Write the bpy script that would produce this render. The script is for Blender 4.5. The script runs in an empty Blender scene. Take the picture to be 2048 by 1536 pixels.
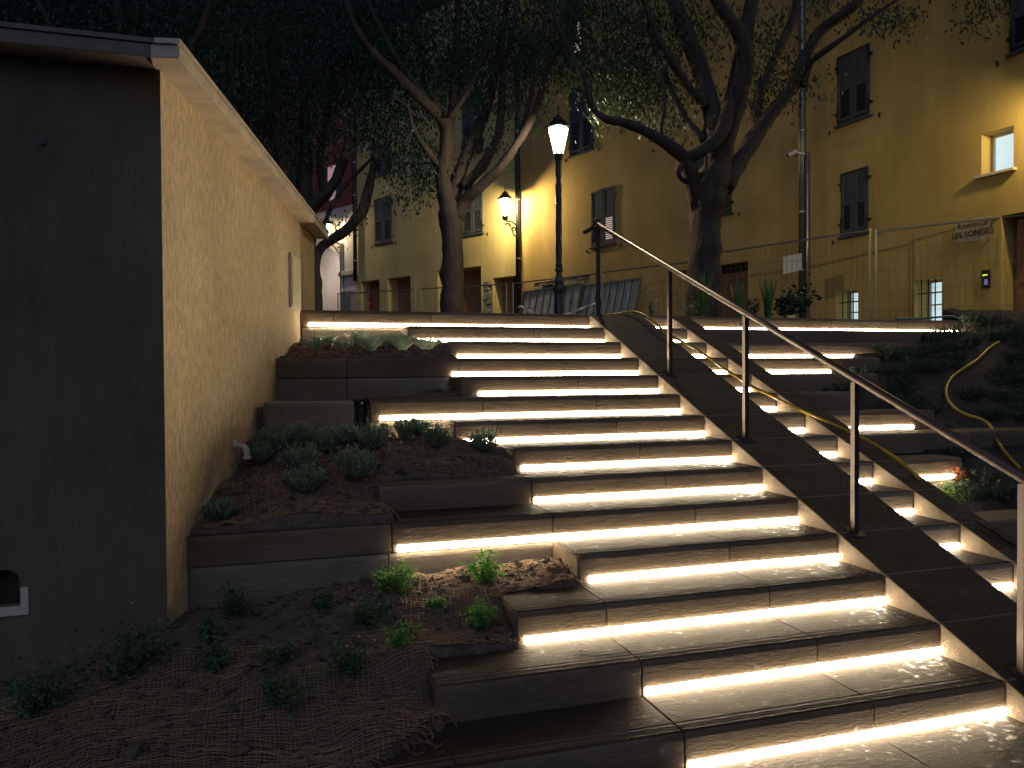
import bpy, bmesh, math, random
import numpy as np
from mathutils import Vector, Matrix, noise
random.seed(7); rng = np.random.default_rng(7)
SC = bpy.context.scene; COL = SC.collection
R_ = math.radians
# ------------------------------------------------------------------ camera, light, exposure
F_PX, YAW, PIT, ROL = 1605.64, 0.306, -0.01701, -0.00586
CAM = Vector((-3.369, -2.909, 1.490)); RUN = 0.385; H = 0.16; SL = H / RUN
FW = Vector((math.sin(YAW)*math.cos(PIT), math.cos(YAW)*math.cos(PIT), math.sin(PIT)))
_r = Vector((math.cos(YAW), -math.sin(YAW), 0)); _u = _r.cross(FW)
RT = _r*math.cos(ROL) + _u*math.sin(ROL); UP = -_r*math.sin(ROL) + _u*math.cos(ROL)
cd = bpy.data.cameras.new("camera"); cam = bpy.data.objects.new("camera", cd); COL.objects.link(cam)
cd.sensor_width = 36; cd.lens = F_PX/2048*36; cd.clip_end = 500; cd.clip_start = 0.05
M = Matrix((RT, UP, -FW)).transposed().to_4x4(); M.translation = CAM; cam.matrix_world = M
SC.camera = cam
SUN_EL, SUN_AZ, SKY_S, SUN_S = -4.0, 196.0, 0.15, 0.60
W = bpy.data.worlds.new("World"); SC.world = W; W.use_nodes = True
nt = W.node_tree; bg = nt.nodes["Background"]
sky = nt.nodes.new("ShaderNodeTexSky"); sky.sky_type = 'NISHITA'; sky.sun_disc = False
sky.sun_elevation = R_(SUN_EL); sky.sun_rotation = R_(SUN_AZ); sky.air_density = 1.0
nt.links.new(sky.outputs[0], bg.inputs[0]); bg.inputs[1].default_value = SKY_S
sd = bpy.data.lights.new('night_fill_light', 'SUN'); sd.energy = SUN_S; sd.angle = R_(70); sd.color = (.56, .66, 1.0)  # added bluish fill lamp, no single real source behind it
so = bpy.data.objects.new('night_fill_light', sd); COL.objects.link(so)
so.rotation_euler = Vector((-math.sin(R_(SUN_AZ))*.75, -math.cos(R_(SUN_AZ))*.75, -.66)).to_track_quat('-Z', 'Y').to_euler()
SC.view_settings.view_transform = 'Standard'; SC.view_settings.look = 'None'
SC.view_settings.exposure = 0.0; SC.view_settings.gamma = 1.0
SC.cycles.use_denoising = True; SC.cycles.max_bounces = 6; SC.cycles.diffuse_bounces = 4
SC.cycles.transparent_max_bounces = 12; SC.cycles.sample_clamp_indirect = 6
SC.cycles.use_adaptive_sampling = True; SC.cycles.adaptive_threshold = 0.02
try: SC.cycles.denoiser = 'OPENIMAGEDENOISE'; SC.cycles.denoising_prefilter = 'ACCURATE'
except Exception: pass
LED_E, LAMP_E = 44.0, 1.0

# ------------------------------------------------------------------ survey helpers: sight line of a photo point met with a real surface
def ray(x, y): return FW + RT*((x-1024)/F_PX) - UP*((y-768)/F_PX)
def onplane(x, y, p, n):
    d = ray(x, y); return CAM + d*((Vector(p)-CAM).dot(n)/d.dot(n))
def onz(x, y, z): return onplane(x, y, (0, 0, z), Vector((0, 0, 1)))
def ony(x, y, Y): return onplane(x, y, (0, Y, 0), Vector((0, 1, 0)))
def atd(x, y, D): return CAM + ray(x, y)*D
def onslope(x, y, o=0): return onplane(x, y, (0, 0, o), Vector((0, -SL, 1)))

# ------------------------------------------------------------------ object helpers
def tag(o, label=None, cat=None, group=None, kind=None):
    if label: o["label"] = label
    if cat: o["category"] = cat
    if group: o["group"] = group
    if kind: o["kind"] = kind
    return o
def empty(name, loc, label=None, cat=None, group=None, kind=None, rz=0):
    o = bpy.data.objects.new(name, None); COL.objects.link(o); o.location = loc; o.rotation_euler = (0, 0, rz)
    o.empty_display_size = 0.1
    return tag(o, label, cat, group, kind)
class MB:
    def __init__(s): s.v = []; s.f = []
    def poly(s, pts):
        n = len(s.v); s.v += [tuple(p) for p in pts]; s.f.append(tuple(range(n, n+len(pts))))
    def add(s, vs, fs):
        n = len(s.v); s.v += [tuple(p) for p in vs]; s.f += [tuple(i+n for i in f) for f in fs]
    def box(s, a, b, T=None):
        x0, y0, z0 = a; x1, y1, z1 = b
        vs = [Vector(p) for p in ((x0,y0,z0),(x1,y0,z0),(x1,y1,z0),(x0,y1,z0),(x0,y0,z1),(x1,y0,z1),(x1,y1,z1),(x0,y1,z1))]
        if T is not None: vs = [T @ p if isinstance(T, Matrix) else T(p) for p in vs]
        s.add(vs, [(0,3,2,1),(4,5,6,7),(0,1,5,4),(1,2,6,5),(2,3,7,6),(3,0,4,7)])
    def bbox(s, a, b, T=None, c=0.01):
        """box with chamfered edges"""
        bm = bmesh.new(); r = bmesh.ops.create_cube(bm, size=1)
        for v in bm.verts:
            v.co = Vector([(a[i]+b[i])/2 + v.co[i]*(b[i]-a[i]) for i in range(3)])
        bmesh.ops.bevel(bm, geom=bm.edges[:], offset=c, segments=1, affect='EDGES')
        vs = [v.co.copy() for v in bm.verts]
        if T is not None: vs = [T @ p if isinstance(T, Matrix) else T(p) for p in vs]
        s.add(vs, [[v.index for v in f.verts] for f in bm.faces]); bm.free()
    def tube(s, pts, rad, n=8, cap=True, jit=0.0):
        pts = [Vector(p) for p in pts]; k = len(pts)
        if not hasattr(rad, '__len__'): rad = [rad]*k
        base = len(s.v); t0 = (pts[1]-pts[0]).normalized()
        a = t0.cross(Vector((0.13, 0.21, 1))) 
        if a.length < 1e-3: a = t0.cross(Vector((1, 0, 0)))
        a.normalize()
        for i, p in enumerate(pts):
            t = (pts[min(i+1, k-1)]-pts[max(i-1, 0)]).normalized()
            a = (a - t*a.dot(t)); a.normalize(); b = t.cross(a)
            for j in range(n):
                th = 2*math.pi*j/n; rr = rad[i]*(1+jit*noise.noise(p*6+Vector((math.cos(th)*1.7, math.sin(th)*1.7, 0))))
                s.v.append(tuple(p + (a*math.cos(th)+b*math.sin(th))*rr))
        for i in range(k-1):
            for j in range(n):
                q = base+i*n; j2 = (j+1) % n
                s.f.append((q+j, q+j2, q+n+j2, q+n+j))
        if cap:
            s.f.append(tuple(base+j for j in reversed(range(n)))); s.f.append(tuple(base+(k-1)*n+j for j in range(n)))
    def lathe(s, c, prof, n=16):
        c = Vector(c); base = len(s.v)
        for r, z in prof:
            for j in range(n):
                th = 2*math.pi*(j+.5)/n; s.v.append((c.x+r*math.cos(th), c.y+r*math.sin(th), c.z+z))
        for i in range(len(prof)-1):
            for j in range(n):
                q = base+i*n; j2 = (j+1) % n; s.f.append((q+j, q+j2, q+n+j2, q+n+j))
        s.f.append(tuple(base+j for j in reversed(range(n)))); s.f.append(tuple(base+(len(prof)-1)*n+j for j in range(n)))
    def build(s, name, mat, parent=None, smooth=False, **kw):
        me = bpy.data.meshes.new(name); me.from_pydata(s.v, [], s.f); me.update()
        if mat: me.materials.append(mat)
        if smooth: me.polygons.foreach_set('use_smooth', [True]*len(me.polygons))
        o = bpy.data.objects.new(name, me); COL.objects.link(o)
        if parent is not None:
            o.parent = parent; o.matrix_parent_inverse = parent_inv(parent)
        return tag(o, **kw)
def parent_inv(p):
    m = Matrix.Translation(p.location) @ p.rotation_euler.to_matrix().to_4x4() @ Matrix.Diagonal(p.scale).to_4x4()
    q = p
    if p.parent is not None: m = Matrix.Identity(4)   # grandparents: parts carry world coordinates already
    return m.inverted()
def smooth_path(pts, k=6):
    """Catmull-Rom through points (tuples of any length)"""
    P = [np.array(p, float) for p in pts]; P = [2*P[0]-P[1]] + P + [2*P[-1]-P[-2]]; out = []
    for i in range(1, len(P)-2):
        for t in np.linspace(0, 1, k, endpoint=False):
            a, b, c, d = P[i-1:i+3]
            out.append(.5*((2*b)+(-a+c)*t+(2*a-5*b+4*c-d)*t*t+(-a+3*b-3*c+d)*t**3))
    out.append(P[-2]); return out

# ------------------------------------------------------------------ materials
def mat(name, col, rough=.8, metal=0, bump=0, bscale=20, stretch=(1, 1, 1), var=.25, vscale=3, emit=None, estr=0, spec=.5, detail=6, dist=0.02, rand=0.0, alpha=None):
    m = bpy.data.materials.new(name); m.use_nodes = True; n = m.node_tree.nodes; l = m.node_tree.links
    b = n["Principled BSDF"]; b.inputs['Roughness'].default_value = rough; b.inputs['Metallic'].default_value = metal
    b.inputs['Specular IOR Level'].default_value = spec
    tc = n.new("ShaderNodeTexCoord"); mp = n.new("ShaderNodeMapping"); l.new(tc.outputs['Object'], mp.inputs[0])
    mp.inputs['Scale'].default_value = stretch
    if var > 0:
        nz = n.new("ShaderNodeTexNoise"); nz.inputs['Scale'].default_value = vscale; nz.inputs['Detail'].default_value = 8; nz.inputs['Roughness'].default_value = .65
        l.new(mp.outputs[0], nz.inputs[0]); rp = n.new("ShaderNodeValToRGB")
        rp.color_ramp.elements[0].position = .3; rp.color_ramp.elements[1].position = .72
        rp.color_ramp.elements[0].color = (*[c*(1-var) for c in col], 1); rp.color_ramp.elements[1].color = (*[min(1, c*(1+var)) for c in col], 1)
        l.new(nz.outputs[0], rp.inputs[0]); out = rp.outputs[0]
        if rand > 0:
            oi = n.new("ShaderNodeObjectInfo"); mr = n.new("ShaderNodeMapRange"); l.new(oi.outputs['Random'], mr.inputs[0])
            mr.inputs[3].default_value = 1-rand; mr.inputs[4].default_value = 1+rand
            hs = n.new("ShaderNodeHueSaturation"); l.new(out, hs.inputs['Color']); l.new(mr.outputs[0], hs.inputs['Value']); out = hs.outputs[0]
        l.new(out, b.inputs['Base Color'])
    else: b.inputs['Base Color'].default_value = (*col, 1)
    if bump > 0:
        bz = n.new("ShaderNodeTexNoise"); bz.inputs['Scale'].default_value = bscale; bz.inputs['Detail'].default_value = detail
        bz.inputs['Distortion'].default_value = .4
        l.new(mp.outputs[0], bz.inputs[0]); bp = n.new("ShaderNodeBump"); bp.inputs['Strength'].default_value = bump; bp.inputs['Distance'].default_value = dist
        l.new(bz.outputs[0], bp.inputs['Height']); l.new(bp.outputs[0], b.inputs['Normal'])
    if emit: b.inputs['Emission Color'].default_value = (*emit, 1); b.inputs['Emission Strength'].default_value = estr
    return m
def stone_mat(name, col, wet_dimmed=False, base_rough=.7, drop=1.0):
    m = bpy.data.materials.new(name); m.use_nodes = True; N = m.node_tree.nodes; l = m.node_tree.links; b = N["Principled BSDF"]
    def nd(t, **k):
        x = N.new(t)
        for a, v in k.items(): x.inputs[a.replace('_', ' ')].default_value = v
        return x
    tc = nd("ShaderNodeTexCoord"); oi = nd("ShaderNodeObjectInfo")
    sc = nd("ShaderNodeVectorMath"); sc.operation = 'SCALE'; cb = nd("ShaderNodeCombineXYZ")
    l.new(oi.outputs['Random'], cb.inputs[0]); l.new(oi.outputs['Random'], cb.inputs[1]); l.new(oi.outputs['Random'], cb.inputs[2])
    l.new(cb.outputs[0], sc.inputs[0]); sc.inputs['Scale'].default_value = 37
    ad = nd("ShaderNodeVectorMath"); ad.operation = 'ADD'; l.new(tc.outputs['Object'], ad.inputs[0]); l.new(sc.outputs[0], ad.inputs[1])
    mp = nd("ShaderNodeMapping"); mp.inputs['Scale'].default_value = (.34, 1, 1); l.new(ad.outputs[0], mp.inputs[0])
    n1 = nd("ShaderNodeTexNoise", Scale=5., Detail=9., Roughness=.7); l.new(mp.outputs[0], n1.inputs[0])
    rp = nd("ShaderNodeValToRGB"); e = rp.color_ramp.elements; e[0].position = .28; e[1].position = .75
    e[0].color = (col[0]*.62, col[1]*.58, col[2]*.52, 1); e[1].color = (col[0]*1.25, col[1]*1.22, col[2]*1.15, 1)
    l.new(n1.outputs[0], rp.inputs[0])
    mr = nd("ShaderNodeMapRange"); l.new(oi.outputs['Random'], mr.inputs[0]); mr.inputs[3].default_value = .86; mr.inputs[4].default_value = 1.12
    hs = nd("ShaderNodeHueSaturation"); l.new(rp.outputs[0], hs.inputs['Color']); l.new(mr.outputs[0], hs.inputs['Value'])
    # relief: hammered skin (wavy, stretched along the block), fine grain, sparse scratches
    w = nd("ShaderNodeTexNoise", Scale=36., Detail=6., Roughness=.68, Distortion=1.3); l.new(mp.outputs[0], w.inputs[0])
    g = nd("ShaderNodeTexNoise", Scale=130., Detail=4., Roughness=.7); l.new(ad.outputs[0], g.inputs[0])
    v = nd("ShaderNodeTexNoise", Scale=3.2, Detail=3., Distortion=4.5); l.new(ad.outputs[0], v.inputs[0])
    vr = nd("ShaderNodeValToRGB"); q = vr.color_ramp.elements; q[0].position = .488; q[0].color = (0, 0, 0, 1); q[1].position = .512; q[1].color = (0, 0, 0, 1)
    x = q.new(.5); x.color = (1, 1, 1, 1); l.new(v.outputs[0], vr.inputs[0])
    m1 = nd("ShaderNodeMath"); m1.operation = 'MULTIPLY_ADD'; l.new(g.outputs[0], m1.inputs[0]); m1.inputs[1].default_value = .30; l.new(w.outputs[0], m1.inputs[2])
    m2 = nd("ShaderNodeMath"); m2.operation = 'MULTIPLY_ADD'; l.new(vr.outputs[0], m2.inputs[0]); m2.inputs[1].default_value = .05; l.new(m1.outputs[0], m2.inputs[2])
    bp = nd("ShaderNodeBump", Strength=.8, Distance=.016); l.new(m2.outputs[0], bp.inputs['Height']); l.new(bp.outputs[0], b.inputs['Normal'])
    if wet_dimmed:   # rain water by the cheek wall and in patches, plus dimming painted on tops
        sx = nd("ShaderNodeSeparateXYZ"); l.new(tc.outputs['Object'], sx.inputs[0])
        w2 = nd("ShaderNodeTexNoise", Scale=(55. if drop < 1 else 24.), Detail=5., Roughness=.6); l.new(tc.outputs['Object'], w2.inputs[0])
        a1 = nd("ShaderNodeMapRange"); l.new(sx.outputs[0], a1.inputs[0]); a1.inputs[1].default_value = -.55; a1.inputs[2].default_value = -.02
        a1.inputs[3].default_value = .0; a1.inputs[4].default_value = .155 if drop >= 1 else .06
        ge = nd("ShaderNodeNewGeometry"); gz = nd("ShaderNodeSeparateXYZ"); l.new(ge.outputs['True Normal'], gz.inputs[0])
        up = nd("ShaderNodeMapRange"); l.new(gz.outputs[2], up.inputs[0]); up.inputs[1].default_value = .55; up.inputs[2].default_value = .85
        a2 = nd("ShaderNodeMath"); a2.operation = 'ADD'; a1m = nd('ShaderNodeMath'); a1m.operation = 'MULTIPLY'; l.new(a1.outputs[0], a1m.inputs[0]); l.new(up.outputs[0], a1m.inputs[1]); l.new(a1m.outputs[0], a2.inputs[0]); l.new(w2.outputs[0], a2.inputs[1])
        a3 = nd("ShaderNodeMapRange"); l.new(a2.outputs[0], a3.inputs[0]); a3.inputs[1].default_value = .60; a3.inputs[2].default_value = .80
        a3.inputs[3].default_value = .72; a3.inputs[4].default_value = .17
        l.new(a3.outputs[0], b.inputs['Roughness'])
        dk = nd("ShaderNodeMapRange"); l.new(a3.outputs[0], dk.inputs[0]); dk.inputs[1].default_value = .1; dk.inputs[2].default_value = .72; dk.inputs[3].default_value = .22; dk.inputs[4].default_value = .34  # upward faces darkened so strip light reads weaker on them
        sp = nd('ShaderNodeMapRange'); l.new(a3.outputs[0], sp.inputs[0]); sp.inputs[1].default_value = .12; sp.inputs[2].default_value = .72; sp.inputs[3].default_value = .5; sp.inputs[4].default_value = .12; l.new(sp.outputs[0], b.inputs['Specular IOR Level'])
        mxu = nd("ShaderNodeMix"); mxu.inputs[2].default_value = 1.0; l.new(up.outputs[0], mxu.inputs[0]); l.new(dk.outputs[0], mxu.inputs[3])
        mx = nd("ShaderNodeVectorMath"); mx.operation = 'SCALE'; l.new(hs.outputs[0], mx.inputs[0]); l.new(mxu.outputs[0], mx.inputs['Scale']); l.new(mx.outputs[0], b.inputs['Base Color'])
    else:
        b.inputs['Specular IOR Level'].default_value = .2; b.inputs['Roughness'].default_value = base_rough; l.new(hs.outputs[0], b.inputs['Base Color'])
    return m
def plaster(name, col, streak=.3, sc=14, bump=.6, bs=70, top=None, dist=.01, vs=.8, stretch=(1, 1, .25), blot=.18):
    m = bpy.data.materials.new(name); m.use_nodes = True; N = m.node_tree.nodes; l = m.node_tree.links; b = N["Principled BSDF"]
    tc = N.new("ShaderNodeTexCoord"); mp = N.new("ShaderNodeMapping"); mp.inputs['Scale'].default_value = stretch; l.new(tc.outputs['Object'], mp.inputs[0])
    a = N.new("ShaderNodeTexNoise"); a.inputs['Scale'].default_value = sc; a.inputs['Detail'].default_value = 8; a.inputs['Roughness'].default_value = .7; l.new(mp.outputs[0], a.inputs[0])
    c = N.new("ShaderNodeTexNoise"); c.inputs['Scale'].default_value = vs; c.inputs['Detail'].default_value = 5; l.new(tc.outputs['Object'], c.inputs[0])
    r1 = N.new("ShaderNodeMapRange"); l.new(a.outputs[0], r1.inputs[0]); r1.inputs[1].default_value = .3; r1.inputs[2].default_value = .7; r1.inputs[3].default_value = 1-streak; r1.inputs[4].default_value = 1+streak*.6
    r2 = N.new("ShaderNodeMapRange"); l.new(c.outputs[0], r2.inputs[0]); r2.inputs[1].default_value = .3; r2.inputs[2].default_value = .7; r2.inputs[3].default_value = 1-blot; r2.inputs[4].default_value = 1+blot
    mu = N.new("ShaderNodeMath"); mu.operation = 'MULTIPLY'; l.new(r1.outputs[0], mu.inputs[0]); l.new(r2.outputs[0], mu.inputs[1])
    vm = N.new("ShaderNodeVectorMath"); vm.operation = 'SCALE'; vm.inputs[0].default_value = col; l.new(mu.outputs[0], vm.inputs['Scale']); l.new(vm.outputs[0], b.inputs['Base Color'])
    d = N.new("ShaderNodeTexNoise"); d.inputs['Scale'].default_value = bs; d.inputs['Detail'].default_value = 5; l.new(mp.outputs[0], d.inputs[0])
    bp = N.new("ShaderNodeBump"); bp.inputs['Strength'].default_value = bump; bp.inputs['Distance'].default_value = dist; l.new(d.outputs[0], bp.inputs['Height']); l.new(bp.outputs[0], b.inputs['Normal'])
    b.inputs['Roughness'].default_value = .9; b.inputs['Specular IOR Level'].default_value = .2
    return m
def leaf_mat(name, col, var=.35, tr=.25):
    m = bpy.data.materials.new(name); m.use_nodes = True; N = m.node_tree.nodes; l = m.node_tree.links; b = N["Principled BSDF"]
    tc = N.new("ShaderNodeTexCoord"); a = N.new("ShaderNodeTexNoise"); a.inputs['Scale'].default_value = 9; a.inputs['Detail'].default_value = 6; l.new(tc.outputs['Object'], a.inputs[0])
    gi = N.new("ShaderNodeNewGeometry"); ad = N.new("ShaderNodeMath"); ad.operation = 'MULTIPLY_ADD'; l.new(gi.outputs['Random Per Island'], ad.inputs[0]); ad.inputs[1].default_value = .5; l.new(a.outputs[0], ad.inputs[2])
    r = N.new("ShaderNodeValToRGB"); e = r.color_ramp.elements; e[0].position = .3; e[1].position = 1.
    e[0].color = (*[c*(1-var) for c in col], 1); e[1].color = (*[c*(1+var*1.3) for c in col], 1); l.new(ad.outputs[0], r.inputs[0]); l.new(r.outputs[0], b.inputs['Base Color'])
    b.inputs['Roughness'].default_value = .5; b.inputs['Specular IOR Level'].default_value = .35
    t = N.new("ShaderNodeBsdfTranslucent"); l.new(r.outputs[0], t.inputs[0]); mx = N.new("ShaderNodeMixShader"); mx.inputs[0].default_value = tr
    l.new(b.outputs[0], mx.inputs[1]); l.new(t.outputs[0], mx.inputs[2]); l.new(mx.outputs[0], N["Material Output"].inputs[0])
    return m
def emis(name, col, s):
    m = bpy.data.materials.new(name); m.use_nodes = True; N = m.node_tree.nodes; b = N["Principled BSDF"]
    b.inputs['Base Color'].default_value = (*[min(.8, c) for c in col], 1); b.inputs['Emission Color'].default_value = (*col, 1); b.inputs['Emission Strength'].default_value = s
    return m
MT = dict(
    stone=stone_mat('limestone', (.20, .155, .108)), tread=stone_mat('wet_dimmed_limestone', (.19, .147, .103), wet_dimmed=True),
    cheek=stone_mat('damp_dimmed_limestone', (.24, .20, .16), wet_dimmed=True, drop=.5),
    dullstone=stone_mat('dull_limestone', (.27, .235, .19)),
    shedfront=plaster('shade_darkened_plaster', (.155, .12, .078), streak=.18, bump=.7, bs=60, vs=1.1, blot=.22),  # front wall plaster darkened to stand for the shade it lies in
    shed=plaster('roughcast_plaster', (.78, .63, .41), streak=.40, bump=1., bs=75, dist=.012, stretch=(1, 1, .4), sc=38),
    coping=mat('concrete_slab', (.66, .56, .44), .8, bump=.3, bscale=30, var=.2, vscale=5, rand=.08),
    coping_top=mat('weathered_shaded_slab', (.16, .14, .12), .85, bump=.4, bscale=30),
    yellow=plaster('yellow_render', (.51, .375, .13), streak=.10, bump=.3, bs=40, blot=.14, stretch=(1, 1, .12), sc=5),
    ochre=plaster('ochre_render', (.48, .34, .125), streak=.10, bump=.3, bs=40, blot=.16, stretch=(1, 1, .12), sc=5),
    lemon=plaster('pale_yellow_render', (.52, .43, .19), streak=.10, bump=.3, bs=40, blot=.16, stretch=(1, 1, .12), sc=5),
    white=plaster('white_render', (.62, .56, .50), streak=.10, bump=.3, bs=40, blot=.16, stretch=(1, 1, .12), sc=5),
    red=plaster('dark_red_render', (.28, .09, .07), streak=.08, bump=.2, bs=40, blot=.2),
    rubble=mat('grey_masonry', (.24, .22, .19), .9, bump=.6, bscale=12, var=.35, rand=.2),
    shutter=mat('grey_painted_wood', (.075, .085, .10), .85, spec=.1, var=.1), iron=mat('black_iron', (.018, .018, .02), .45, .3, bump=.2, bscale=60, var=.2),
    lampiron=mat('glossy_black_cast_iron', (.02, .03, .028), .22, .0, bump=.5, bscale=45, var=.2, spec=.7),
    pipe=mat('zinc_pipe', (.17, .18, .18), .35, .6, var=.2), galv=mat('galvanised_steel', (.42, .42, .40), .35, .8, var=.2, vscale=30),
    sheet=mat('galvanised_sheet', (.42, .44, .46), .6, .1, bump=.1, bscale=6, var=.3, vscale=2),
    rail=mat('brown_steel_rail', (.10, .075, .065), .38, .35, var=.12, vscale=8), wire=mat('dull_wire', (.10, .10, .09), .6, .2, var=0), shrubshade=leaf_mat('shaded_shrub_leaf', (.055, .12, .055), tr=.25), lavdark=leaf_mat('low_bush_leaf', (.055, .095, .06)), post=mat('brown_steel_post', (.085, .070, .064), .4, .5, var=.15, vscale=12),
    wood=mat('brown_wood_door', (.24, .125, .07), .6, bump=.3, bscale=14, stretch=(4, 4, .4), var=.35, vscale=5), dark=mat('dark_recess', (.015, .018, .03), .7, var=0),
    paint=mat('white_board', (.72, .72, .66), .5, var=.05), darksoil=mat('darker_soil', (.05, .042, .034), .95, bump=1., bscale=38, var=.4, vscale=14, detail=10, dist=.03), soil=mat('dark_soil', (.12, .09, .068), .95, bump=1., bscale=38, var=.45, vscale=14, detail=10, dist=.03),
    fibre=mat('coir_netting', (.27, .175, .10), .9, var=.35, vscale=60), bark=mat('grey_bark', (.054, .042, .031), .85, bump=.8, bscale=16, stretch=(1, 1, .35), var=.4, vscale=7, dist=.03),
    leaf=leaf_mat('tree_leaf', (.038, .068, .034)), leafdark=leaf_mat('dense_tree_leaf', (.024, .060, .046)),
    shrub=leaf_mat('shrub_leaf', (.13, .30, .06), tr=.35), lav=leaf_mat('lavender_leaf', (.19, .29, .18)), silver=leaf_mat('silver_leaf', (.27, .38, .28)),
    blade=leaf_mat('iris_leaf', (.08, .17, .05)), flower=leaf_mat('orange_leaf', (.4, .12, .03)),
    stem=mat('plant_stem', (.09, .07, .035), .8, var=.2), hose=mat('yellow_hose', (.48, .33, .03), .35, var=.12, vscale=15), teal=mat('green_hose', (.02, .22, .16), .4, var=.1),
    black=mat('black_plastic', (.015, .015, .018), .4, var=0), ivory=mat('ivory_plastic', (.62, .56, .44), .45, var=.06),
    asphalt=mat('street_paving', (.11, .10, .09), .85, bump=.4, bscale=25, var=.3), brown=mat('brown_reveal', (.25, .13, .06), .8, var=.2),
    led=emis('led_diffuser', (1., .80, .54), LED_E), glassy=emis('lit_lantern_glass', (1., .80, .50), 14), cool=emis('lit_window_pane', (.62, .82, .92), .85),
    pink=emis('lit_pink_curtain', (.55, .33, .38), .5), lit=emis('lit_louvre', (.9, .72, .62), .6),
    screen_g=emis('green_display', (.45, .9, .05), 1.2), screen_b=emis('blue_keys', (.25, .3, .8), .8), redp=mat('red_plastic', (.5, .03, .03), .4, var=.1),
)

# ------------------------------------------------------------------ staircase
ZT = 13*H; YT = 13*RUN
stair = empty('stone_staircase', (0, 0, 0), 'broad limestone steps with a glowing light line under each nosing', 'staircase', kind='structure')
def profile(h, d, groove=True):
    p = [(0, -h), (0, -.030), (.003, -.016), (.010, -.005), (.020, 0)]
    if groove:
        for k in (.034, .046, .058): p += [(k, 0), (k+.002, -.005), (k+.006, -.005), (k+.008, 0)]
        p += [(.085, 0), (.088, -.006), (.093, -.006), (.096, 0)]
    return p + [(d, 0), (d, -h)]
def block(x0, x1, i, mt='tread', h=H, d=RUN+.05, drop=0, groove=True, lc=.004, name='step_block', y=None, z=None):
    Y = YT - i*RUN if y is None else y; Z = ZT - i*H - drop if z is None else z
    pr = profile(h, d, groove); g = .0022; b = MB(); yc, zc = d/2, -h/2; secs = []
    nx = max(2, int((x1-x0)/.06)); A, B = x0+g+lc, x1-g-.004
    for X, inset in [(x0+g, lc)]+[(A+(B-A)*q/nx, 0) for q in range(nx+1)]+[(x1-g, .004)]:
        wr = .0013*noise.noise(Vector((X*9, Y*3, 2)))+.0009*noise.noise(Vector((X*31, Y*3, 5)))
        chip = max(0, noise.noise(Vector((X*4.3, Y*5, 11)))-.42)*.022
        secs.append([(X, Y+yc+(a-yc)*(1-2*inset/d)+(chip if a < .019 and c > -.031 else 0), Z+zc+(c-zc)*(1-2*inset/h)+((wr-chip*.6) if a < .03 and c > -.02 else 0)) for a, c in pr])
    n = len(pr); vs = [p for s in secs for p in s]; fs = []; ns = len(secs)
    for k in range(ns-1):
        for j in range(n):
            j2 = (j+1) % n; fs.append((k*n+j, k*n+j2, (k+1)*n+j2, (k+1)*n+j))
    fs.append(tuple(reversed(range(n)))); fs.append(tuple((ns-1)*n+j for j in range(n)))
    b.add(vs, [tuple(reversed(f)) for f in fs])
    return b.build(name, MT[mt], stair)
def led(x0, x1, i):
    """half-round diffuser at the foot of riser i"""
    Y = YT - i*RUN; Z = ZT - (i+1)*H; b = MB(); n = 7
    prof = [(.004, .002), (-.0085, .002), (-.0145, .014), (-.0095, .032), (.004, .040)]
    vs = [(x, Y+a, Z+c) for x in (x0, x1) for a, c in prof]; m = len(prof)
    fs = [(j, m+j, m+(j+1) % m, (j+1) % m) for j in range(m)] + [tuple(range(m)), tuple(reversed(range(m, 2*m)))]
    b.add(vs, [tuple(reversed(f)) for f in fs]); o = b.build('light_strip', MT['led'], stair)
    return o
JX = [-5.6, -4.62, -3.65, -2.67, -1.715, -.76, 0.0]
START = {0: -2.985, 1: -2.02, 2: -1.715, 3: -3.23, 4: -1.80, 5: -2.58, 6: -2.04, 7: -1.715, 8: -2.68, 9: -3.74, 10: -1.715, 11: -2.2, 12: -2.675, 13: -4.30}
for i in range(14):
    xs = [START[i]] + [j for j in JX if j > START[i]+.12]
    for a, c in zip(xs[:-1], xs[1:]):
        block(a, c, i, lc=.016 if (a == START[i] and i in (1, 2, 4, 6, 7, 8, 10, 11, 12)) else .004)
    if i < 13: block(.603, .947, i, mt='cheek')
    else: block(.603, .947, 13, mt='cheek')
# second courses of the taller bed walls
for a, c in ((-3.23, -2.67), (-2.67, -1.80)): block(a, c, 3, h=.2, d=.3, drop=H+.003, groove=False, mt='dullstone', name='wall_block')
for a, c in ((-3.72, -2.69), (-2.69, -1.70)): block(a, c, 9, h=.3, d=.3, drop=H+.003, groove=False, mt='dullstone', name='wall_block')
for a, c in ((-2.97, -2.85), (-2.85, -1.95)): block(a, c, 0, h=.3, d=.3, drop=H+.003, groove=False, mt='dullstone', name='wall_block')
block(-3.34, -2.70, 5, h=.34, d=.24, drop=.012, groove=False, mt='dullstone', lc=.02, name='wall_block')
block(-2.58, -1.72, 5, h=.15, d=.3, drop=H+.003, groove=False, mt='dullstone', name='wall_block')
LEDS = {0: -2.906, 1: -1.97, 2: -1.633, 3: -1.776, 4: -1.645, 5: -2.509, 6: -1.985, 7: -1.659, 8: -1.70, 9: -2.64, 10: -1.651, 11: -2.153, 12: -1.70, 13: -1.70}
for i, x in LEDS.items(): led(x, -.004, i)
for i in range(13): led(.608, .935, i)
for i, a, c in ((0, 1.185, 4.986), (2, 1.18, 3.046), (3, 1.18, 2.132), (6, 1.18, 2.054), (8, 1.18, 1.72)): led(a, c, i)
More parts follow.
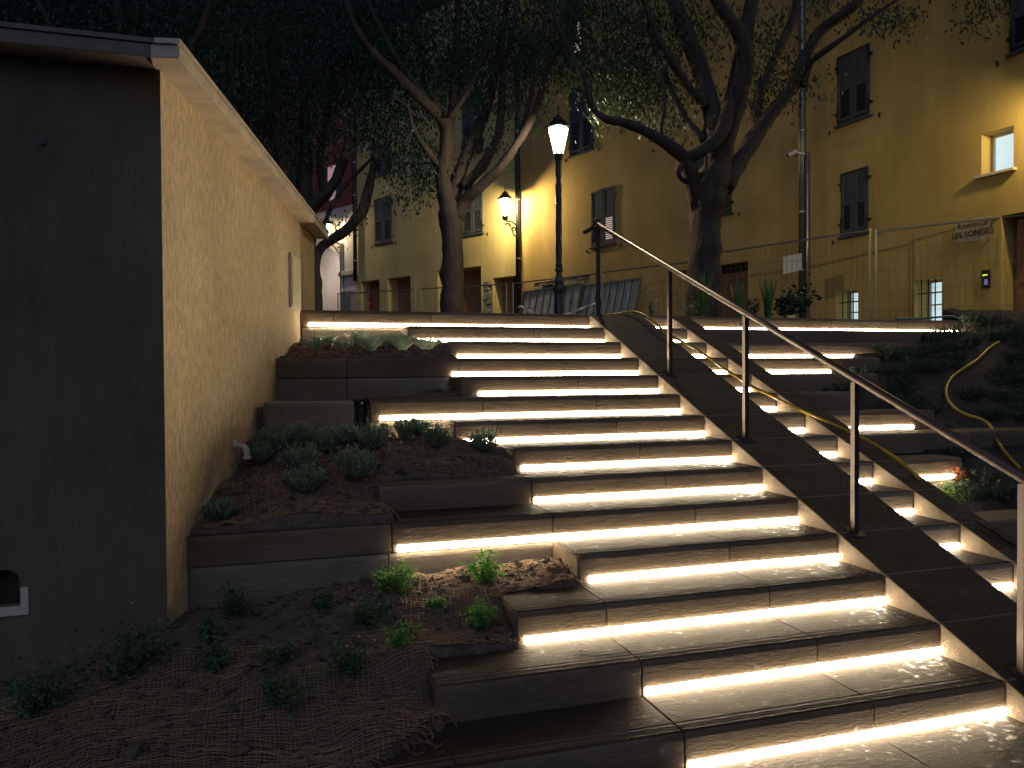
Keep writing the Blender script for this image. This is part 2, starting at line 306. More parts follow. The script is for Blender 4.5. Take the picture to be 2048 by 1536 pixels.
# cheek walls: one sloping slab per step
def cheek(x0, x1, ya, yb, off=.004):
    g = .0015; b = MB(); A = (ya+g, (ya+g)*SL+off); B = (yb-g, (yb-g)*SL+off); e = .004
    sec = [A, B, (B[0], B[1]-.42), (A[0], A[1]-.42)]
    vs = [(x0, y, z) for y, z in sec] + [(x1, y, z) for y, z in sec]
    b.add(vs, [(0, 1, 2, 3), (7, 6, 5, 4), (0, 4, 5, 1), (1, 5, 6, 2), (2, 6, 7, 3), (3, 7, 4, 0)])
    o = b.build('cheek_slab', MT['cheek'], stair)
    bv = o.modifiers.new('bevel', 'BEVEL'); bv.width = e; bv.segments = 1
for k in range(-4, 13):
    cheek(0.0, .602, k*RUN, (k+1)*RUN); cheek(.948, 1.171, k*RUN, (k+1)*RUN)
# right-hand bed walls
def rowr(i, x1, joints=(), h=H, mt='stone', d=.30, x0=1.174):
    xs = [x0] + [j for j in joints if x0 < j < x1] + [x1]
    for a, c in zip(xs[:-1], xs[1:]): block(a, c, i, mt=mt, h=h, d=d, groove=False)
JR = [2.12, 3.1, 4.057]
rowr(0, 5.10, JR, d=.4); rowr(1, 5.02, JR); rowr(2, 4.05, [2.12, 3.05]); rowr(3, 2.75, [2.135]); rowr(4, 2.38, JR); rowr(5, 1.76, h=.2); rowr(6, 2.30, [2.06])
rowr(7, 6.2, [2.3, 3.3, 4.3, 5.2]); rowr(8, 1.79, h=.3); rowr(10, 6.0, [2.2, 3.2, 4.2]); rowr(11, 1.9, h=.3)
rowr(5, 6.0, [3.95, 5.0], x0=3.45, h=.2); rowr(4, 6.6, [5.4], x0=4.7, h=.2); rowr(3, 7, [5.9], x0=5.0, h=.2)
rowr(13, 6.2, [2.2, 3.2, 4.2, 5.2]); 
block(.603, 6.5, 14, mt='cheek', d=.5)
# pavement below and at the top
for a, c in zip([-8.6, -7.6, -6.6, -5.6, -4.62, -3.65, -2.67, -1.715, -.74, .22, 1.2, 2.2, 3.2, 4.2, 5.2], [-7.6, -6.6, -5.6, -4.62, -3.65, -2.67, -1.715, -.74, .22, 1.2, 2.2, 3.2, 4.2, 5.2, 6.2]):
    for y0 in (-.96, -1.90, -2.84, -3.8, -4.8, -5.8):
        y1 = y0 + (.958 if y0 < -.97 or True else 0); y1 = min(y1, -.004 if c <= .3 else -.40)
        b = MB(); b.bbox((a+.0015, y0+.0015, -H-.06), (c-.0015, y1, -H), c=.003)
        if 'pav' not in globals(): pav = empty('pavement', (0, -1, -H), 'limestone paving at the foot of the steps', 'pavement', kind='structure')
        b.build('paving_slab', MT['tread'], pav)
b = MB(); b.box((-60, -40, -.9), (60, 1.0, -.235)); b.build('ground', MT['asphalt'], label='ground beneath and around the foot of the steps', kind='structure')
b = MB(); b.box((-60, YT+.40, .9), (60, 120, ZT-.02)); b.box((-60, 1.6, .2), (-3.92, YT+.38, ZT-.03)); b.build('street', MT['asphalt'], label='street level behind the top step', kind='structure')
b = MB(); b.box((6.3, .9, -.3), (60, YT+.38, ZT-.05)); b.build('terrace_ground', MT['soil'], label='raised earth terrace right of the planted slope', kind='structure')
gx = np.arange(-2.95, 5.0, .955)
tp = empty('upper_pavement', (0, YT+1, ZT), 'limestone paving along the top of the steps', 'pavement', kind='structure')
for a in gx:
    for k in range(2):
        b = MB(); b.bbox((a+.0015, YT+.438+k*.62, ZT-.05), (a+.9535, YT+1.055+k*.62, ZT-.002), c=.003); b.build('paving_slab', MT['stone'], tp)

# ------------------------------------------------------------------ handrail
hr = empty('handrail', (.1, 0, 0), 'brown steel handrail on five square posts down the cheek wall', 'handrail')
PY = [5.03, 3.466, 2.303, 1.146, .007]; XP = .115
for y in PY:
    b = MB(); z = y*SL; b.box((XP-.0175, y-.0175, z-.02), (XP+.0175, y+.0175, z+.93)); b.box((XP-.045, y-.05, z+.0), (XP+.045, y+.05, z+.012), lambda p, y=y: (p.x, p.y, p.z+(p.y-y)*SL)); b.build('post', MT['post'], hr)
b = MB()
def railpt(y, dz=0): return (XP, y, y*SL+.955+dz)
pts = [railpt(-2.2), railpt(5.03)]
b.tube(pts, .024, 14); b.build('rail', MT['rail'], hr, smooth=True); b = MB()
b.tube([railpt(5.03), (XP-.015, 5.36, 5.03*SL+.925)], .024, 14)
b.build('rail_end', MT['rail'], hr, smooth=True)

# ------------------------------------------------------------------ beds: soil sheets, netting, plants
def idw(ctrl):
    C = np.array(ctrl, float)
    def f(x, y):
        d = (C[:, 0]-x)**2 + (C[:, 1]-y)**2 + 1e-4; w = d**-1.6; return float((w*C[:, 2]).sum()/w.sum())
    return f
def sheet(name, label, f, x0, x1, y0, y1, st, inside=None, amp=.018, mt='soil'):
    nx = int((x1-x0)/st)+1; ny = int((y1-y0)/st)+1; b = MB()
    def hgt(x, y): return f(x, y) + amp*(noise.noise(Vector((x*5, y*5, 1)))+.6*noise.noise(Vector((x*14, y*14, 3)))+.35*noise.noise(Vector((x*38, y*38, 3))))
    idx = {}
    for i in range(nx):
        for j in range(ny):
            x = x0+i*st; y = y0+j*st
            if inside and not inside(x, y): continue
            idx[i, j] = len(b.v); b.v.append((x, y, hgt(x, y)))
    for (i, j), a in list(idx.items()):
        q = [idx.get(k) for k in ((i+1, j), (i+1, j+1), (i, j+1))]
        if None not in q: b.f.append((a, *q))
    cnt = {}
    for fc in b.f:
        for a, c in zip(fc, fc[1:]+fc[:1]): cnt[(min(a, c), max(a, c))] = cnt.get((min(a, c), max(a, c)), 0)+1
    on = {}; ed = []
    for fc in list(b.f):
        for a, c in zip(fc, fc[1:]+fc[:1]):
            if cnt[(min(a, c), max(a, c))] == 1:
                ed.append((a, c)); dx, dy = b.v[c][0]-b.v[a][0], b.v[c][1]-b.v[a][1]
                for q in (a, c): o = on.get(q, (0, 0)); on[q] = (o[0]+dy, o[1]-dx)
    lv = [{q: q for q in on}]
    for k, (dz, out) in enumerate(((.035, .014), (.08, .022), (.15, .03), (.30, .03))):
        cur = {}
        for q, o in on.items():
            L = math.hypot(*o)+1e-6; x, y, z = b.v[q]; rr = out*(.7+.9*noise.noise(Vector((x*17, y*17, k*3)))+.5*noise.noise(Vector((x*50, y*50, k*3))))
            cur[q] = len(b.v); b.v.append((x+o[0]/L*rr, y+o[1]/L*rr, z-dz))
        lv.append(cur)
    for u_, l_ in zip(lv[:-1], lv[1:]):
        for a, c in ed: b.f.append((u_[c], u_[a], l_[a], l_[c]))
    b.build(name, MT[mt], label=label, kind='structure', smooth=True)
    return hgt
WALLX = lambda y: -3.797 + (y-1.237)*.2159
fD = idw([(-3.8,1.5,.27),(-3,1.5,.33),(-2.67,1.5,.365),(-2.2,1.5,.38),(-1.75,1.5,.38),(-1.75,1.15,.35),(-2.2,.78,.19),(-2.2,1.15,.33),(-2.5,.78,.21),(-2.0,1.12,.335),(-2.67,.40,.05),(-2.9,.38,.08),(-2.67,.8,.22),(-3.2,.77,.21),(-3.2,.2,.02),(-3.2,-.3,-.06),
          (-3.77,1.2,.26),(-4.5,1.2,.09),(-4.5,0,-.12),(-4.2,-1,-.22),(-3,-1,-.24),(-5.5,1.2,-.05),(-5.5,-1,-.2),(-2.7,.0,-.05),(-6.5,1.2,-.1),(-2.3,.5,.2),(-3.6,-.3,-.02),(-3.8,.6,.12)])
def inD(x, y):
    if y > 1.52: return False
    if y > 1.25 and x < -3.80: return False
    if y > 1.09: return x < -1.70
    if y > .72: return x < -2.17
    if y > .33: return x < -2.64
    if y > .0: return x < -2.66-(.33-y)*1.3
    return x < -3.3
hD = sheet('soil_bed', 'dark soil slope of the lowest bed left of the steps', fD, -8.5, -1.6, -2.6, 1.54, .03, inD)
fC = idw([(-3.6,1.62,.665),(-2.75,1.7,.68),(-3.45,2.3,.82),(-2.75,2.2,.84),(-2.2,2.35,.88),(-1.8,2.4,.88),(-3.3,3.0,1.02),(-2.6,3.0,1.035),(-2.1,3.0,1.05),(-1.8,2.65,.95),(-2.0,2.72,1.0),(-2.5,2.6,.95),(-2.7,1.95,.70),(-2.3,2.0,.72),(-1.8,2.0,.74)])
def inC(x, y):
    if y < 1.60 or y > 3.12 or x < WALLX(y)-.05: return False
    if y < 1.94: return x < -2.64
    if y < 2.32: return x < -1.70
    if y < 2.72: return x < -1.68
    return x < -2.0
hC = sheet('soil_bed', 'dark soil slope of the middle bed beside the plastered wall', fC, -3.85, -1.6, 1.60, 3.14, .04, inC)
fB = idw([(-3.3,3.2,1.23),(-3.2,3.8,1.23),(-2.6,3.2,1.23),(-2.5,3.7,1.25),(-1.9,3.3,1.26),(-1.8,3.7,1.31)])
hB = sheet('soil_bed', 'narrow strip of soil behind the rounded stone block', fB, -3.5, -1.70, 3.16, 3.88, .04, lambda x, y: x > WALLX(y)-.05)
fA = idw([(-3.2,3.95,1.61),(-2.5,3.95,1.61),(-1.8,3.95,1.61),(-3,4.9,1.75),(-2.3,4.9,1.77),(-1.8,4.3,1.74),(-2.1,4.65,1.80),(-2.6,4.4,1.70)])
hA = sheet('soil_bed', 'soil of the topmost bed under the highest light strip', fA, -3.4, -1.7, 3.95, 5.0, .04, lambda x, y: x > WALLX(y)-.05 and (x < -1.98 if y > 4.62 else True))
ENDS = {1: 5.02, 2: 4.05, 3: 2.75, 4: 2.38, 5: 1.76, 6: 2.30, 8: 1.79}
def fR(x, y):
    t = min(1, max(0, (x-2.6)/1.2))
    return SL*y-.13+.10*t-(.07*math.exp(-((y-1.75)/.25)**2) if x < 2.6 else 0)+(.05 if x > 5 else 0)
def inR(x, y):
    if y > 4.98 and x < 5.12: return False
    i = 13-int(y//RUN)-1 if y % RUN else 13-int(y/RUN)
    i = 13-int(math.floor(y/RUN))
    if i in ENDS and x < ENDS[i]-.04: return False
    if i == 7 and (x < 2.36 or y < 2.31+.16): return False
    if i == 10 and y < 1.33: return False
    return True
hR = sheet('soil_bed', 'dark planted slope to the right of the narrow steps', fR, 1.19, 6.7, .1, 5.4, .055, inR, amp=.025, mt='darksoil')  # right slope uses a darker colour of the same soil
fT = lambda x, y: ZT-.005
hT = sheet('soil_bed', 'strip of soil behind the top step at the foot of the big tree', lambda x, y: ZT+.02, 1.6, 5.6, 6.75, 10.8, .12)

def netting(f, inside, x0, x1, y0, y1, sp, label, r=.0030, lift=.007):
    """coir mesh draped over the soil: crossing strands"""
    b = MB()
    def strand(fixed, along, axis, lo, hi):
        run = []
        t = lo
        while t < hi:
            off = .010*noise.noise(Vector((fixed*31, t*7, axis*9)))+.045*noise.noise(Vector((fixed*2, t*2.6, axis*5)))
            x, y = (t, fixed+off) if axis == 0 else (fixed+off, t)
            if inside(x, y) and noise.noise(Vector((x*2.1, y*2.1, 9))) > -.42:
                run.append((x, y, f(x, y)+lift+.004*noise.noise(Vector((x*40, y*40, axis)))))
            else:
                if len(run) > 3:
                    x9, y9, z9 = run[-1]; dx9, dy9 = (1, 0) if axis == 0 else (0, 1)
                    if random.random() < .6 and not inside(x+dx9*.03, y+dy9*.03): dd9 = random.uniform(.03, .12); run += [(x9+dx9*.03, y9+dy9*.03, z9-.02), (x9+dx9*.045, y9+dy9*.045, z9-.02-dd9*.5), (x9+dx9*.05+.01*random.random(), y9+dy9*.05, z9-.02-dd9)]
                    b.tube(run, r*(.7+.6*random.random()), 3, cap=False)
                run = []
            t += .028
        if len(run) > 3: b.tube(run, r*(.8+.5*random.random()), 3, cap=False)
    y = y0
    while y < y1: strand(y, None, 0, x0, x1); y += sp*(.75+.5*random.random())
    x = x0
    while x < x1: strand(x, None, 1, y0, y1); x += sp*1.3*(.75+.5*random.random())
    return b.build('coir_netting', MT['fibre'], label=label, cat='netting', kind='stuff')
netting(hD, lambda x, y: inD(x, y) and (x < -1.72) and not (y > 1.0 and x < -2.75), -4.6, -1.7, -.9, 1.5, .0155, 'brown coir netting pegged over the lowest bed')
netting(hC, inC, -3.8, -1.7, 1.62, 3.1, .019, 'brown coir netting pegged over the middle bed')
netting(hA, lambda x, y: x > WALLX(y), -3.2, -1.75, 3.97, 4.95, .03, 'brown coir netting pegged over the topmost bed')
# loose clods and pebbles along bed fronts
def clods(pts_fn, n, label, mt='soil', s=(.006, .022)):
    b = MB()
    for _ in range(n):
        x, y, z = pts_fn(); r = random.uniform(*s)*(1 if random.random() < .9 else 1.8)
        m = Matrix.Translation((x, y, z+r*.3)) @ Matrix.Rotation(random.random()*6, 4, Vector((random.random(), random.random(), 1)).normalized()) @ Matrix.Diagonal((r*random.uniform(.7, 1.4), r*random.uniform(.7, 1.4), r*random.uniform(.5, 1), 1))
        o = [(0,0,1),(1,0,0),(.3,.95,.1),(-.8,.6,0),(-.8,-.6,.1),(.3,-.95,0),(0,0,-.8)]
        b.add([m @ Vector(p) for p in o], [(0,1,2),(0,2,3),(0,3,4),(0,4,5),(0,5,1),(6,2,1),(6,3,2),(6,4,3),(6,5,4),(6,1,5)])
    return b.build('soil_clods', MT[mt], label=label, cat='soil clods', kind='stuff')
def rnd(h, x0, x1, y0, y1, ins=lambda x, y: True):
    def g():
        while 1:
            x, y = random.uniform(x0, x1), random.uniform(y0, y1)
            if ins(x, y): return x, y, h(x, y)
    return g
clods(rnd(hD, -2.95, -1.7, 1.25, 1.5), 420, 'crumbled earth heaped under the lowest long light strip', s=(.005, .016))
clods(rnd(hD, -4.5, -1.7, -.6, 1.5, inD), 900, 'scattered crumbs of earth on the lowest bed')
clods(rnd(hC, -3.6, -1.75, 1.62, 3.0, inC), 900, 'scattered crumbs of earth on the middle bed')
clods(rnd(hA, -3.1, -1.75, 3.97, 4.9), 400, 'scattered crumbs of earth on the topmost bed')
# fibres hanging off the soil edge at the lowest block ends
b = MB()
for _ in range(260):
    x, y = random.choice([(-2.67, random.uniform(.1, .77)), (-2.2, random.uniform(.75, 1.1)), (random.uniform(-2.7, -2.15), .79), (random.uniform(-3.2, -2.68), .36), (-1.72, random.uniform(1.15, 1.5))])
    x -= random.uniform(.0, .12); z = hD(x, y)+.004; p = Vector((x, y, z)); a = random.random()*6.28; L = []
    for k in range(5):
        L.append(p.copy()); a += random.uniform(-.7, .7); p += Vector((math.cos(a)*.018, math.sin(a)*.018, random.uniform(-.008, .010)))
    b.tube(L, .0016, 3, cap=False)
b.build('loose_fibres', MT['fibre'], label='loose coir fibres curling at the edge of the lowest bed', cat='fibres', kind='stuff')

def leafset(pts, nrm, size, asp=.5, droop=0):
    """pts (n,3), direction of each leaf nrm (n,3); returns verts, faces of diamond leaves folded a little"""
    pts = np.asarray(pts); n = len(pts); d = np.asarray(nrm, float); d /= np.linalg.norm(d, axis=1)[:, None]+1e-9
    rnd_ = rng.normal(size=(n, 3)); s = np.cross(d, rnd_); s /= np.linalg.norm(s, axis=1)[:, None]+1e-9; u = np.cross(s, d)
    sz = (size*rng.uniform(.65, 1.3, n))[:, None]
    v = np.stack([pts, pts+d*sz*.45+s*sz*asp*.5+u*sz*.07, pts+d*sz, pts+d*sz*.45-s*sz*asp*.5+u*sz*.07], 1).reshape(-1, 3)
    f = np.arange(n*4).reshape(-1, 4); return v, f
def mesh_np(name, v, f, mt, parent=None, **kw):
    me = bpy.data.meshes.new(name); n = len(f)
    me.vertices.add(len(v)); me.vertices.foreach_set('co', np.asarray(v, dtype=np.float32).ravel())
    me.loops.add(n*4); me.loops.foreach_set('vertex_index', np.asarray(f, dtype=np.int32).ravel())
    me.polygons.add(n); me.polygons.foreach_set('loop_start', np.arange(0, n*4, 4, dtype=np.int32))
    try: me.polygons.foreach_set('loop_total', np.full(n, 4, dtype=np.int32))
    except Exception: pass
    me.update(calc_edges=True); me.validate(); me.materials.append(mt)
    o = bpy.data.objects.new(name, me); COL.objects.link(o)
    if parent is not None: o.parent = parent; o.matrix_parent_inverse = parent_inv(parent)
    return tag(o, **kw)

def bushy(loc, h, w, label, name='leafy_shrub', cat='shrub', mt='shrub', stems=9, per=26, lsz=.014, group=None, droop=.0, whorl=True):
    """small shrub: branching stems carrying small paired leaves"""
    t = empty(name, loc, label, cat, group); b = MB(); P = []; Dn = []; loc = Vector(loc)
    for s in range(stems):
        a = random.random()*6.28; r = w*.5*math.sqrt(random.random()); hh = h*random.uniform(.55, 1)*(1-.45*(r/(w*.5))**2)
        tip = loc + Vector((math.cos(a)*r, math.sin(a)*r, hh)); mid = loc + Vector((math.cos(a)*r*.45, math.sin(a)*r*.45, hh*.45))
        path = smooth_path([loc-Vector((0, 0, .01)), mid, tip], 5); b.tube(path, [.0028*(1-.6*i/len(path)) for i in range(len(path))], 4, cap=False)
        for k in range(per):
            q = random.uniform(.18, 1)**.8; i = q*(len(path)-1); i0 = int(i); p = np.array(path[i0])*(1-(i-i0)) + np.array(path[min(i0+1, len(path)-1)])*(i-i0)
            sp = w*.13; p = p + rng.normal(size=3)*sp*(.25+.6*q); th = random.random()*6.28
            P.append(p); Dn.append((math.cos(th), math.sin(th), random.uniform(.1, 1.1)-droop))
    b.build('stems', MT['stem'], t); v, f = leafset(P, Dn, lsz, .62); mesh_np('leaves', v, f, MT[mt], t); return t
def spiky(loc, h, w, label, mt='silver', n=70, name='spiky_plant', cat='plant', group=None, wid=.010, seg=4, lean=1.0, fl=None):
    """tuft of narrow upward leaves"""
    t = empty(name, loc, label, cat, group); loc = Vector(loc); V = []; Fc = []
    for k in range(n):
        a = random.random()*6.28; le = random.random()**.6*lean; L = h*random.uniform(.55, 1.05); c = Vector((math.cos(a), math.sin(a), 0)); s = Vector((-c.y, c.x, 0))
        p = loc + c*random.random()*w*.12; base = len(V)
        for i in range(seg+1):
            q = i/seg; ww = wid*.5*(1-q**2)+.0006
            V += [p-s*ww, p+s*ww]; ang = le*.55*(.4+q*1.1); p = p + (c*math.sin(ang)*w/h*1.1+Vector((0, 0, math.cos(ang))))*(L/seg)
        for i in range(seg): j = base+2*i; Fc.append((j, j+1, j+3, j+2))
    mesh_np('leaves', np.array([tuple(v) for v in V]), np.array(Fc), MT[mt], t)
    b = MB(); b.tube([loc-Vector((0, 0, .02)), loc+Vector((0, 0, h*.18))], [w*.06, w*.03], 6); b.build('crown_base', MT['stem'], t)
    return t
def herb(loc, h, w, label, mt='lav', stems=34, group=None, name='lavender_plant', cat='plant', lsz=.017):
    t = empty(name, loc, label, cat, group); b = MB(); P = []; Dn = []; loc = Vector(loc)
    for s in range(stems):
        a = random.random()*6.28; r = w*.5*math.sqrt(random.random()); hh = h*random.uniform(.6, 1)*(1-.35*(r/(w*.5))**2)
        base = loc+Vector((math.cos(a)*r*.25, math.sin(a)*r*.25, -.01)); tip = loc + Vector((math.cos(a)*r, math.sin(a)*r, hh))
        b.tube([base, tip], [.0018, .001], 3, cap=False)
        for k in range(20):
            q = random.uniform(.2, 1); p = base.lerp(tip, q); th = random.random()*6.28; P.append(tuple(p)); Dn.append((math.cos(th)*.6, math.sin(th)*.6, 1))
    b.build('stems', MT['stem'], t); v, f = leafset(P, Dn, lsz, .28); mesh_np('leaves', v, f, MT[mt], t); return t
def soil_at(px, py, h, lo, hi):
    """walk down the sight line until it meets the soil sheet"""
    d = ray(px, py); best = None
    t = lo
    while t < hi:
        p = CAM + d*t
        if p.z <= h(p.x, p.y): return p
        t += .01
    return CAM + d*hi
def put(h, px, py, lo=3, hi=9):
    p = soil_at(px, py, h, lo, hi); return (p.x, p.y, h(p.x, p.y)-.004)
G1 = 'small shrubs planted in the lowest bed'
for (px, py, hh, ww, lab, st, per) in [
    (968, 1172, .175, .15, 'bright green upright shrub directly below the lowest long light strip', 12, 40),
    (792, 1185, .13, .20, 'bright green low shrub at the left end of the lowest long light strip', 12, 36),
    (872, 1222, .07, .09, 'tiny green shrub between the two bright shrubs and the stone blocks', 7, 24),
    (958, 1262, .12, .16, 'green shrub beside the left end of the second lowest unlit block end', 11, 34),
    (808, 1290, .075, .17, 'low green shrub left of the exposed earth edge', 9, 26),
    (735, 1250, .13, .20, 'dim two-stemmed shrub in the middle of the lowest bed', 10, 30),
    (640, 1222, .08, .14, 'dim small shrub at the foot of the long grey bed wall', 8, 26),
    (465, 1235, .17, .16, 'dark upright shrub close to the corner of the plastered wall', 9, 30),
    (425, 1285, .10, .14, 'dark low shrub below the upright one by the wall corner', 8, 24),
    (705, 1350, .14, .20, 'pale sprawling shrub in the front middle of the bed', 10, 28),
    (560, 1325, .08, .14, 'very dark small shrub in the centre left of the bed', 8, 24),
    (570, 1420, .12, .20, 'dim yellow-green shrub nearest the bottom of the bed', 10, 28),
    (430, 1350, .12, .18, 'faint grey-green shrub in the shade of the wall', 9, 26),
    (245, 1360, .20, .34, 'wide dark shrub against the dark front wall', 12, 44),
    (70, 1420, .16, .30, 'dark shrub at the far left under the arched vent', 12, 40)]:
    bushy(put(hD, px, py), hh*1.35, ww*1.25, lab, stems=int(st*1.3), per=int(per*1.4), lsz=.020, group=G1, mt='shrub' if px > 780 else 'shrubshade')  # left-hand shrubs take a darkened leaf colour standing in for shade
G2 = 'lavender plants in the middle bed'
for k, (px, py, hh, ww, lab) in enumerate([
    (545, 905, .12, .15, 'grey-green lavender nearest the plastered wall'), (600, 893, .12, .14, 'lavender in front of the rounded stone block, second from the wall'),
    (655, 905, .13, .16, 'lavender in front of the rounded stone block, beside the dark gap'), (695, 890, .10, .12, 'small lavender just left of the dark gap between blocks'),
    (748, 900, .15, .17, 'tall lavender right below the dark gap between blocks'), (812, 880, .12, .12, 'lavender under the left end of the light strip'),
    (838, 868, .08, .12, 'yellow-green lavender touching the lit strip end'), (873, 897, .12, .12, 'lavender beside the sharp corner of a lit block'),
    (600, 945, .14, .16, 'dim lavender in the middle of the bed'), (707, 960, .15, .17, 'dim flowering lavender in the middle of the bed, right of another'),
    (608, 985, .12, .15, 'lowest dim lavender of the bed'), (968, 905, .11, .14, 'lavender growing in front of a light strip between two block ends'),
    (520, 930, .10, .12, 'faint lavender in the wall shade'), (440, 1040, .08, .12, 'dark tuft low beside the plastered wall')]):
    herb(put(hC, px, py, 4, 8), hh*1.6, ww*1.75, lab, group=G2, stems=95, lsz=.024)
G3 = 'silvery spiky plants in the topmost bed'
for (px, py, hh, ww, lab) in [(655, 686, .10, .15, 'silver spiky plant at the back left of the top bed'), (630, 698, .10, .15, 'silver spiky plant nearest the wall in the top bed'), (685, 700, .08, .12, 'small silver spiky plant third from the wall'),
    (718, 688, .14, .20, 'largest silver spiky plant under the top light strip'), (742, 698, .10, .15, 'silver spiky plant in front of the largest one'), (772, 690, .11, .15, 'silver spiky plant in the right half of the top bed'),
    (805, 700, .11, .18, 'dim spiky plant beside the bright block end'), (852, 702, .09, .22, 'dull spiky plant at the right tip of the top bed')]:
    spiky(put(hA, px, py+4, 6, 9.5), hh*1.3, ww*1.45, lab, n=210, group=G3, wid=.0075, lean=1.9)
spiky(put(hB, 892, 783, 5, 8.5), .10, .16, 'thin silver sprig at the right end of the narrow strip', n=26, wid=.006, lean=1.8)
for k, px in enumerate((760, 800, 838, 865)):
    herb(put(hB, px, 785, 5, 8.5), .055, .20, ['dark creeping plant above the light strip, leftmost', 'dark creeping plant above the light strip, second', 'dark creeping plant above the light strip, third', 'dark creeping plant above the light strip, beside the silver sprig'][k], name='creeping_plant', group='creeping plants in the narrow strip', stems=24)
# right-hand slope
hz = []
for x, y in ((1998, 692), (1978, 705), (1955, 728), (1925, 748), (1903, 765), (1892, 790), (1899, 815), (1925, 838), (1960, 850), (1980, 862), (1990, 885), (2008, 915), (2040, 950)):
    p = soil_at(x, y, hR, 5, 12); hz.append((p.x, p.y, max(p.z, hR(p.x, p.y))+.045))
G4 = 'shrubs on the dark right-hand slope'; k = 0; used = []
while k < 112:
    x, y = random.uniform(1.6, 6.0), random.uniform(1.1, 4.9)
    rel = Vector((x, y, 0))-CAM; D = rel.dot(FW); 
    if any(abs(y-(YT-i*RUN)) < .16 and x < xx for i, xx in ((1, 5.1), (2, 4.1), (3, 2.8), (4, 2.5), (5, 1.9), (6, 2.4), (7, 6.2), (8, 1.9), (10, 6))): continue
    if any((x-a)**2+(y-c)**2 < .034 for a, c in used): continue
    if min(math.hypot(x-h_[0]+.06, y-h_[1]+.10) for h_ in hz) < .24: continue
    if (y < 1.3 and x < 1.9) or not inR(x, y-.12): continue
    used.append((x, y)); k += 1
ORD = [f'{n}{"th" if 10 < n % 100 < 14 else {1: "st", 2: "nd", 3: "rd"}.get(n % 10, "th")}' for n in range(1, 60)]
BAND = ['lowest', 'second lowest', 'middle', 'second highest', 'highest']
rows = [[] for _ in BAND]
for x, y in used: rows[min(4, int((y-1.1)/.76))].append((x, y))
for (bi, x, y, k) in [(bi, x, y, k) for bi, rw in enumerate(rows) for k, (x, y) in enumerate(sorted(rw))]:
    rowd = 'near the top step' if y > 4 else 'halfway up the slope' if y > 2.4 else 'low on the slope'
    herb((x, y, hR(x, y)-.01), random.uniform(.11, .20), random.uniform(.30, .50), f'dark bush, {ORD[k]} from left in the {BAND[bi]} row of the right slope', mt='lavdark', name='low_bush', cat='shrub', stems=44, group=G4, lsz=.03)
p = ony(1885, 985, YT-9*RUN+.25)
bushy((p.x, p.y, p.z-.10), .20, .42, 'green shrub lit from behind by a light strip on the right', stems=16, per=40, lsz=.022)
p = ony(1915, 950, YT-9*RUN+.27)
bushy((p.x, p.y, p.z-.06), .13, .16, 'small orange-leaved shrub glowing in the light strip on the right', mt='flower', stems=9, per=26, lsz=.018)
p = ony(1850, 970, YT-9*RUN+.2)
bushy((p.x, p.y, p.z-.08), .12, .12, 'pale green sprig by the end of the second cheek wall', stems=5, per=14, lsz=.018)
# plants at the foot of the big tree (base hidden behind the top step)
G5 = 'blade-leaved plants behind the top step'
for px, ht, lab in ((1408, .62, 'green sword-leaved plant in front of the big tree trunk'), (1478, .50, 'sword-leaved plant just behind the handrail'), (1537, .55, 'narrow sword-leaved plant before the ochre wall')):
    q = atd(px, 640, 9.6); spiky((q.x, q.y, ZT+.02), ht, .34, lab, mt='blade', n=26, wid=.035, name='sword_plant', lean=.9, group=G5)
for px, hh, ww, lab, m_ in ((1382, .42, .42, 'pale-leaved bush left of the sword-leaved plant by the tree', 'lav'), (1570, .36, .34, 'dark round-leaved bush before the drainpipe', 'leafdark'), (1605, .62, .40, 'tall thin plant with broad leaves beside the drainpipe', 'leafdark'), (1505, .40, .25, 'small weedy bush behind the handrail', 'leafdark'), (1302, .45, .12, 'thin pale weed stalk behind the yellow hose', 'silver')):
    q = atd(px, 640, 9.8); bushy((q.x, q.y, ZT+.02), hh, ww, lab, mt=m_, stems=10, per=16, lsz=.075 if px > 1560 else .035)

# ------------------------------------------------------------------ plastered outbuilding on the left
C0 = Vector((-3.797, 1.237, 0)); U = Vector((.2111, .9775, 0)).normalized(); V2 = Vector((-U.y, U.x, 0)); LEN = 4.80; ZS = 2.921
shed = empty('plastered_outbuilding', (C0.x, C0.y, 0), 'low flat-roofed outbuilding with rough plaster walls beside the steps', 'building')
def wallface(b, a, c, z0, z1, nrm, n=24, m=12):
    pass
b = MB(); E1 = C0+U*LEN; W0 = Vector((-9.5, 1.237, 0)); W1 = W0+Vector((E1.x-C0.x, E1.y-C0.y, 0))
# front wall with the arched vent opening cut through it
vx0, vx1, vz0, vz1 = -4.53, -4.415, .435, .60
def qd(x0, x1, z0, z1): b.poly([(x0, 1.237, z0), (x1, 1.237, z0), (x1, 1.237, z1), (x0, 1.237, z1)])
arc = [((vx0+vx1)/2+math.cos(a)*(vx1-vx0)/2, vz1-.0575+math.sin(a)*.0575) for a in np.linspace(0, math.pi, 11)]
qd(-9.5, vx0, -.5, ZS); qd(vx1, C0.x, -.5, ZS); qd(vx0, vx1, -.5, vz0); qd(vx0, vx1, vz1+.02, ZS)
for (x0, z0), (x1, z1) in zip(arc[:-1], arc[1:]): b.poly([(x1, 1.237, z1), (x0, 1.237, z0), (x0, 1.237, vz1+.02), (x1, 1.237, vz1+.02)])
out = [(vx1, vz0)] + arc + [(vx0, vz0)]
for (x0, z0), (x1, z1) in zip(out, out[1:]+out[:1]): b.poly([(x0, 1.237, z0), (x1, 1.237, z1), (x1, 1.33, z1), (x0, 1.33, z0)])
b.poly([(vx0-.05, 1.33, vz0-.05), (vx1+.05, 1.33, vz0-.05), (vx1+.05, 1.33, vz1+.05), (vx0-.05, 1.33, vz1+.05)])
b.build('front_wall', MT['shedfront'], shed); b = MB()
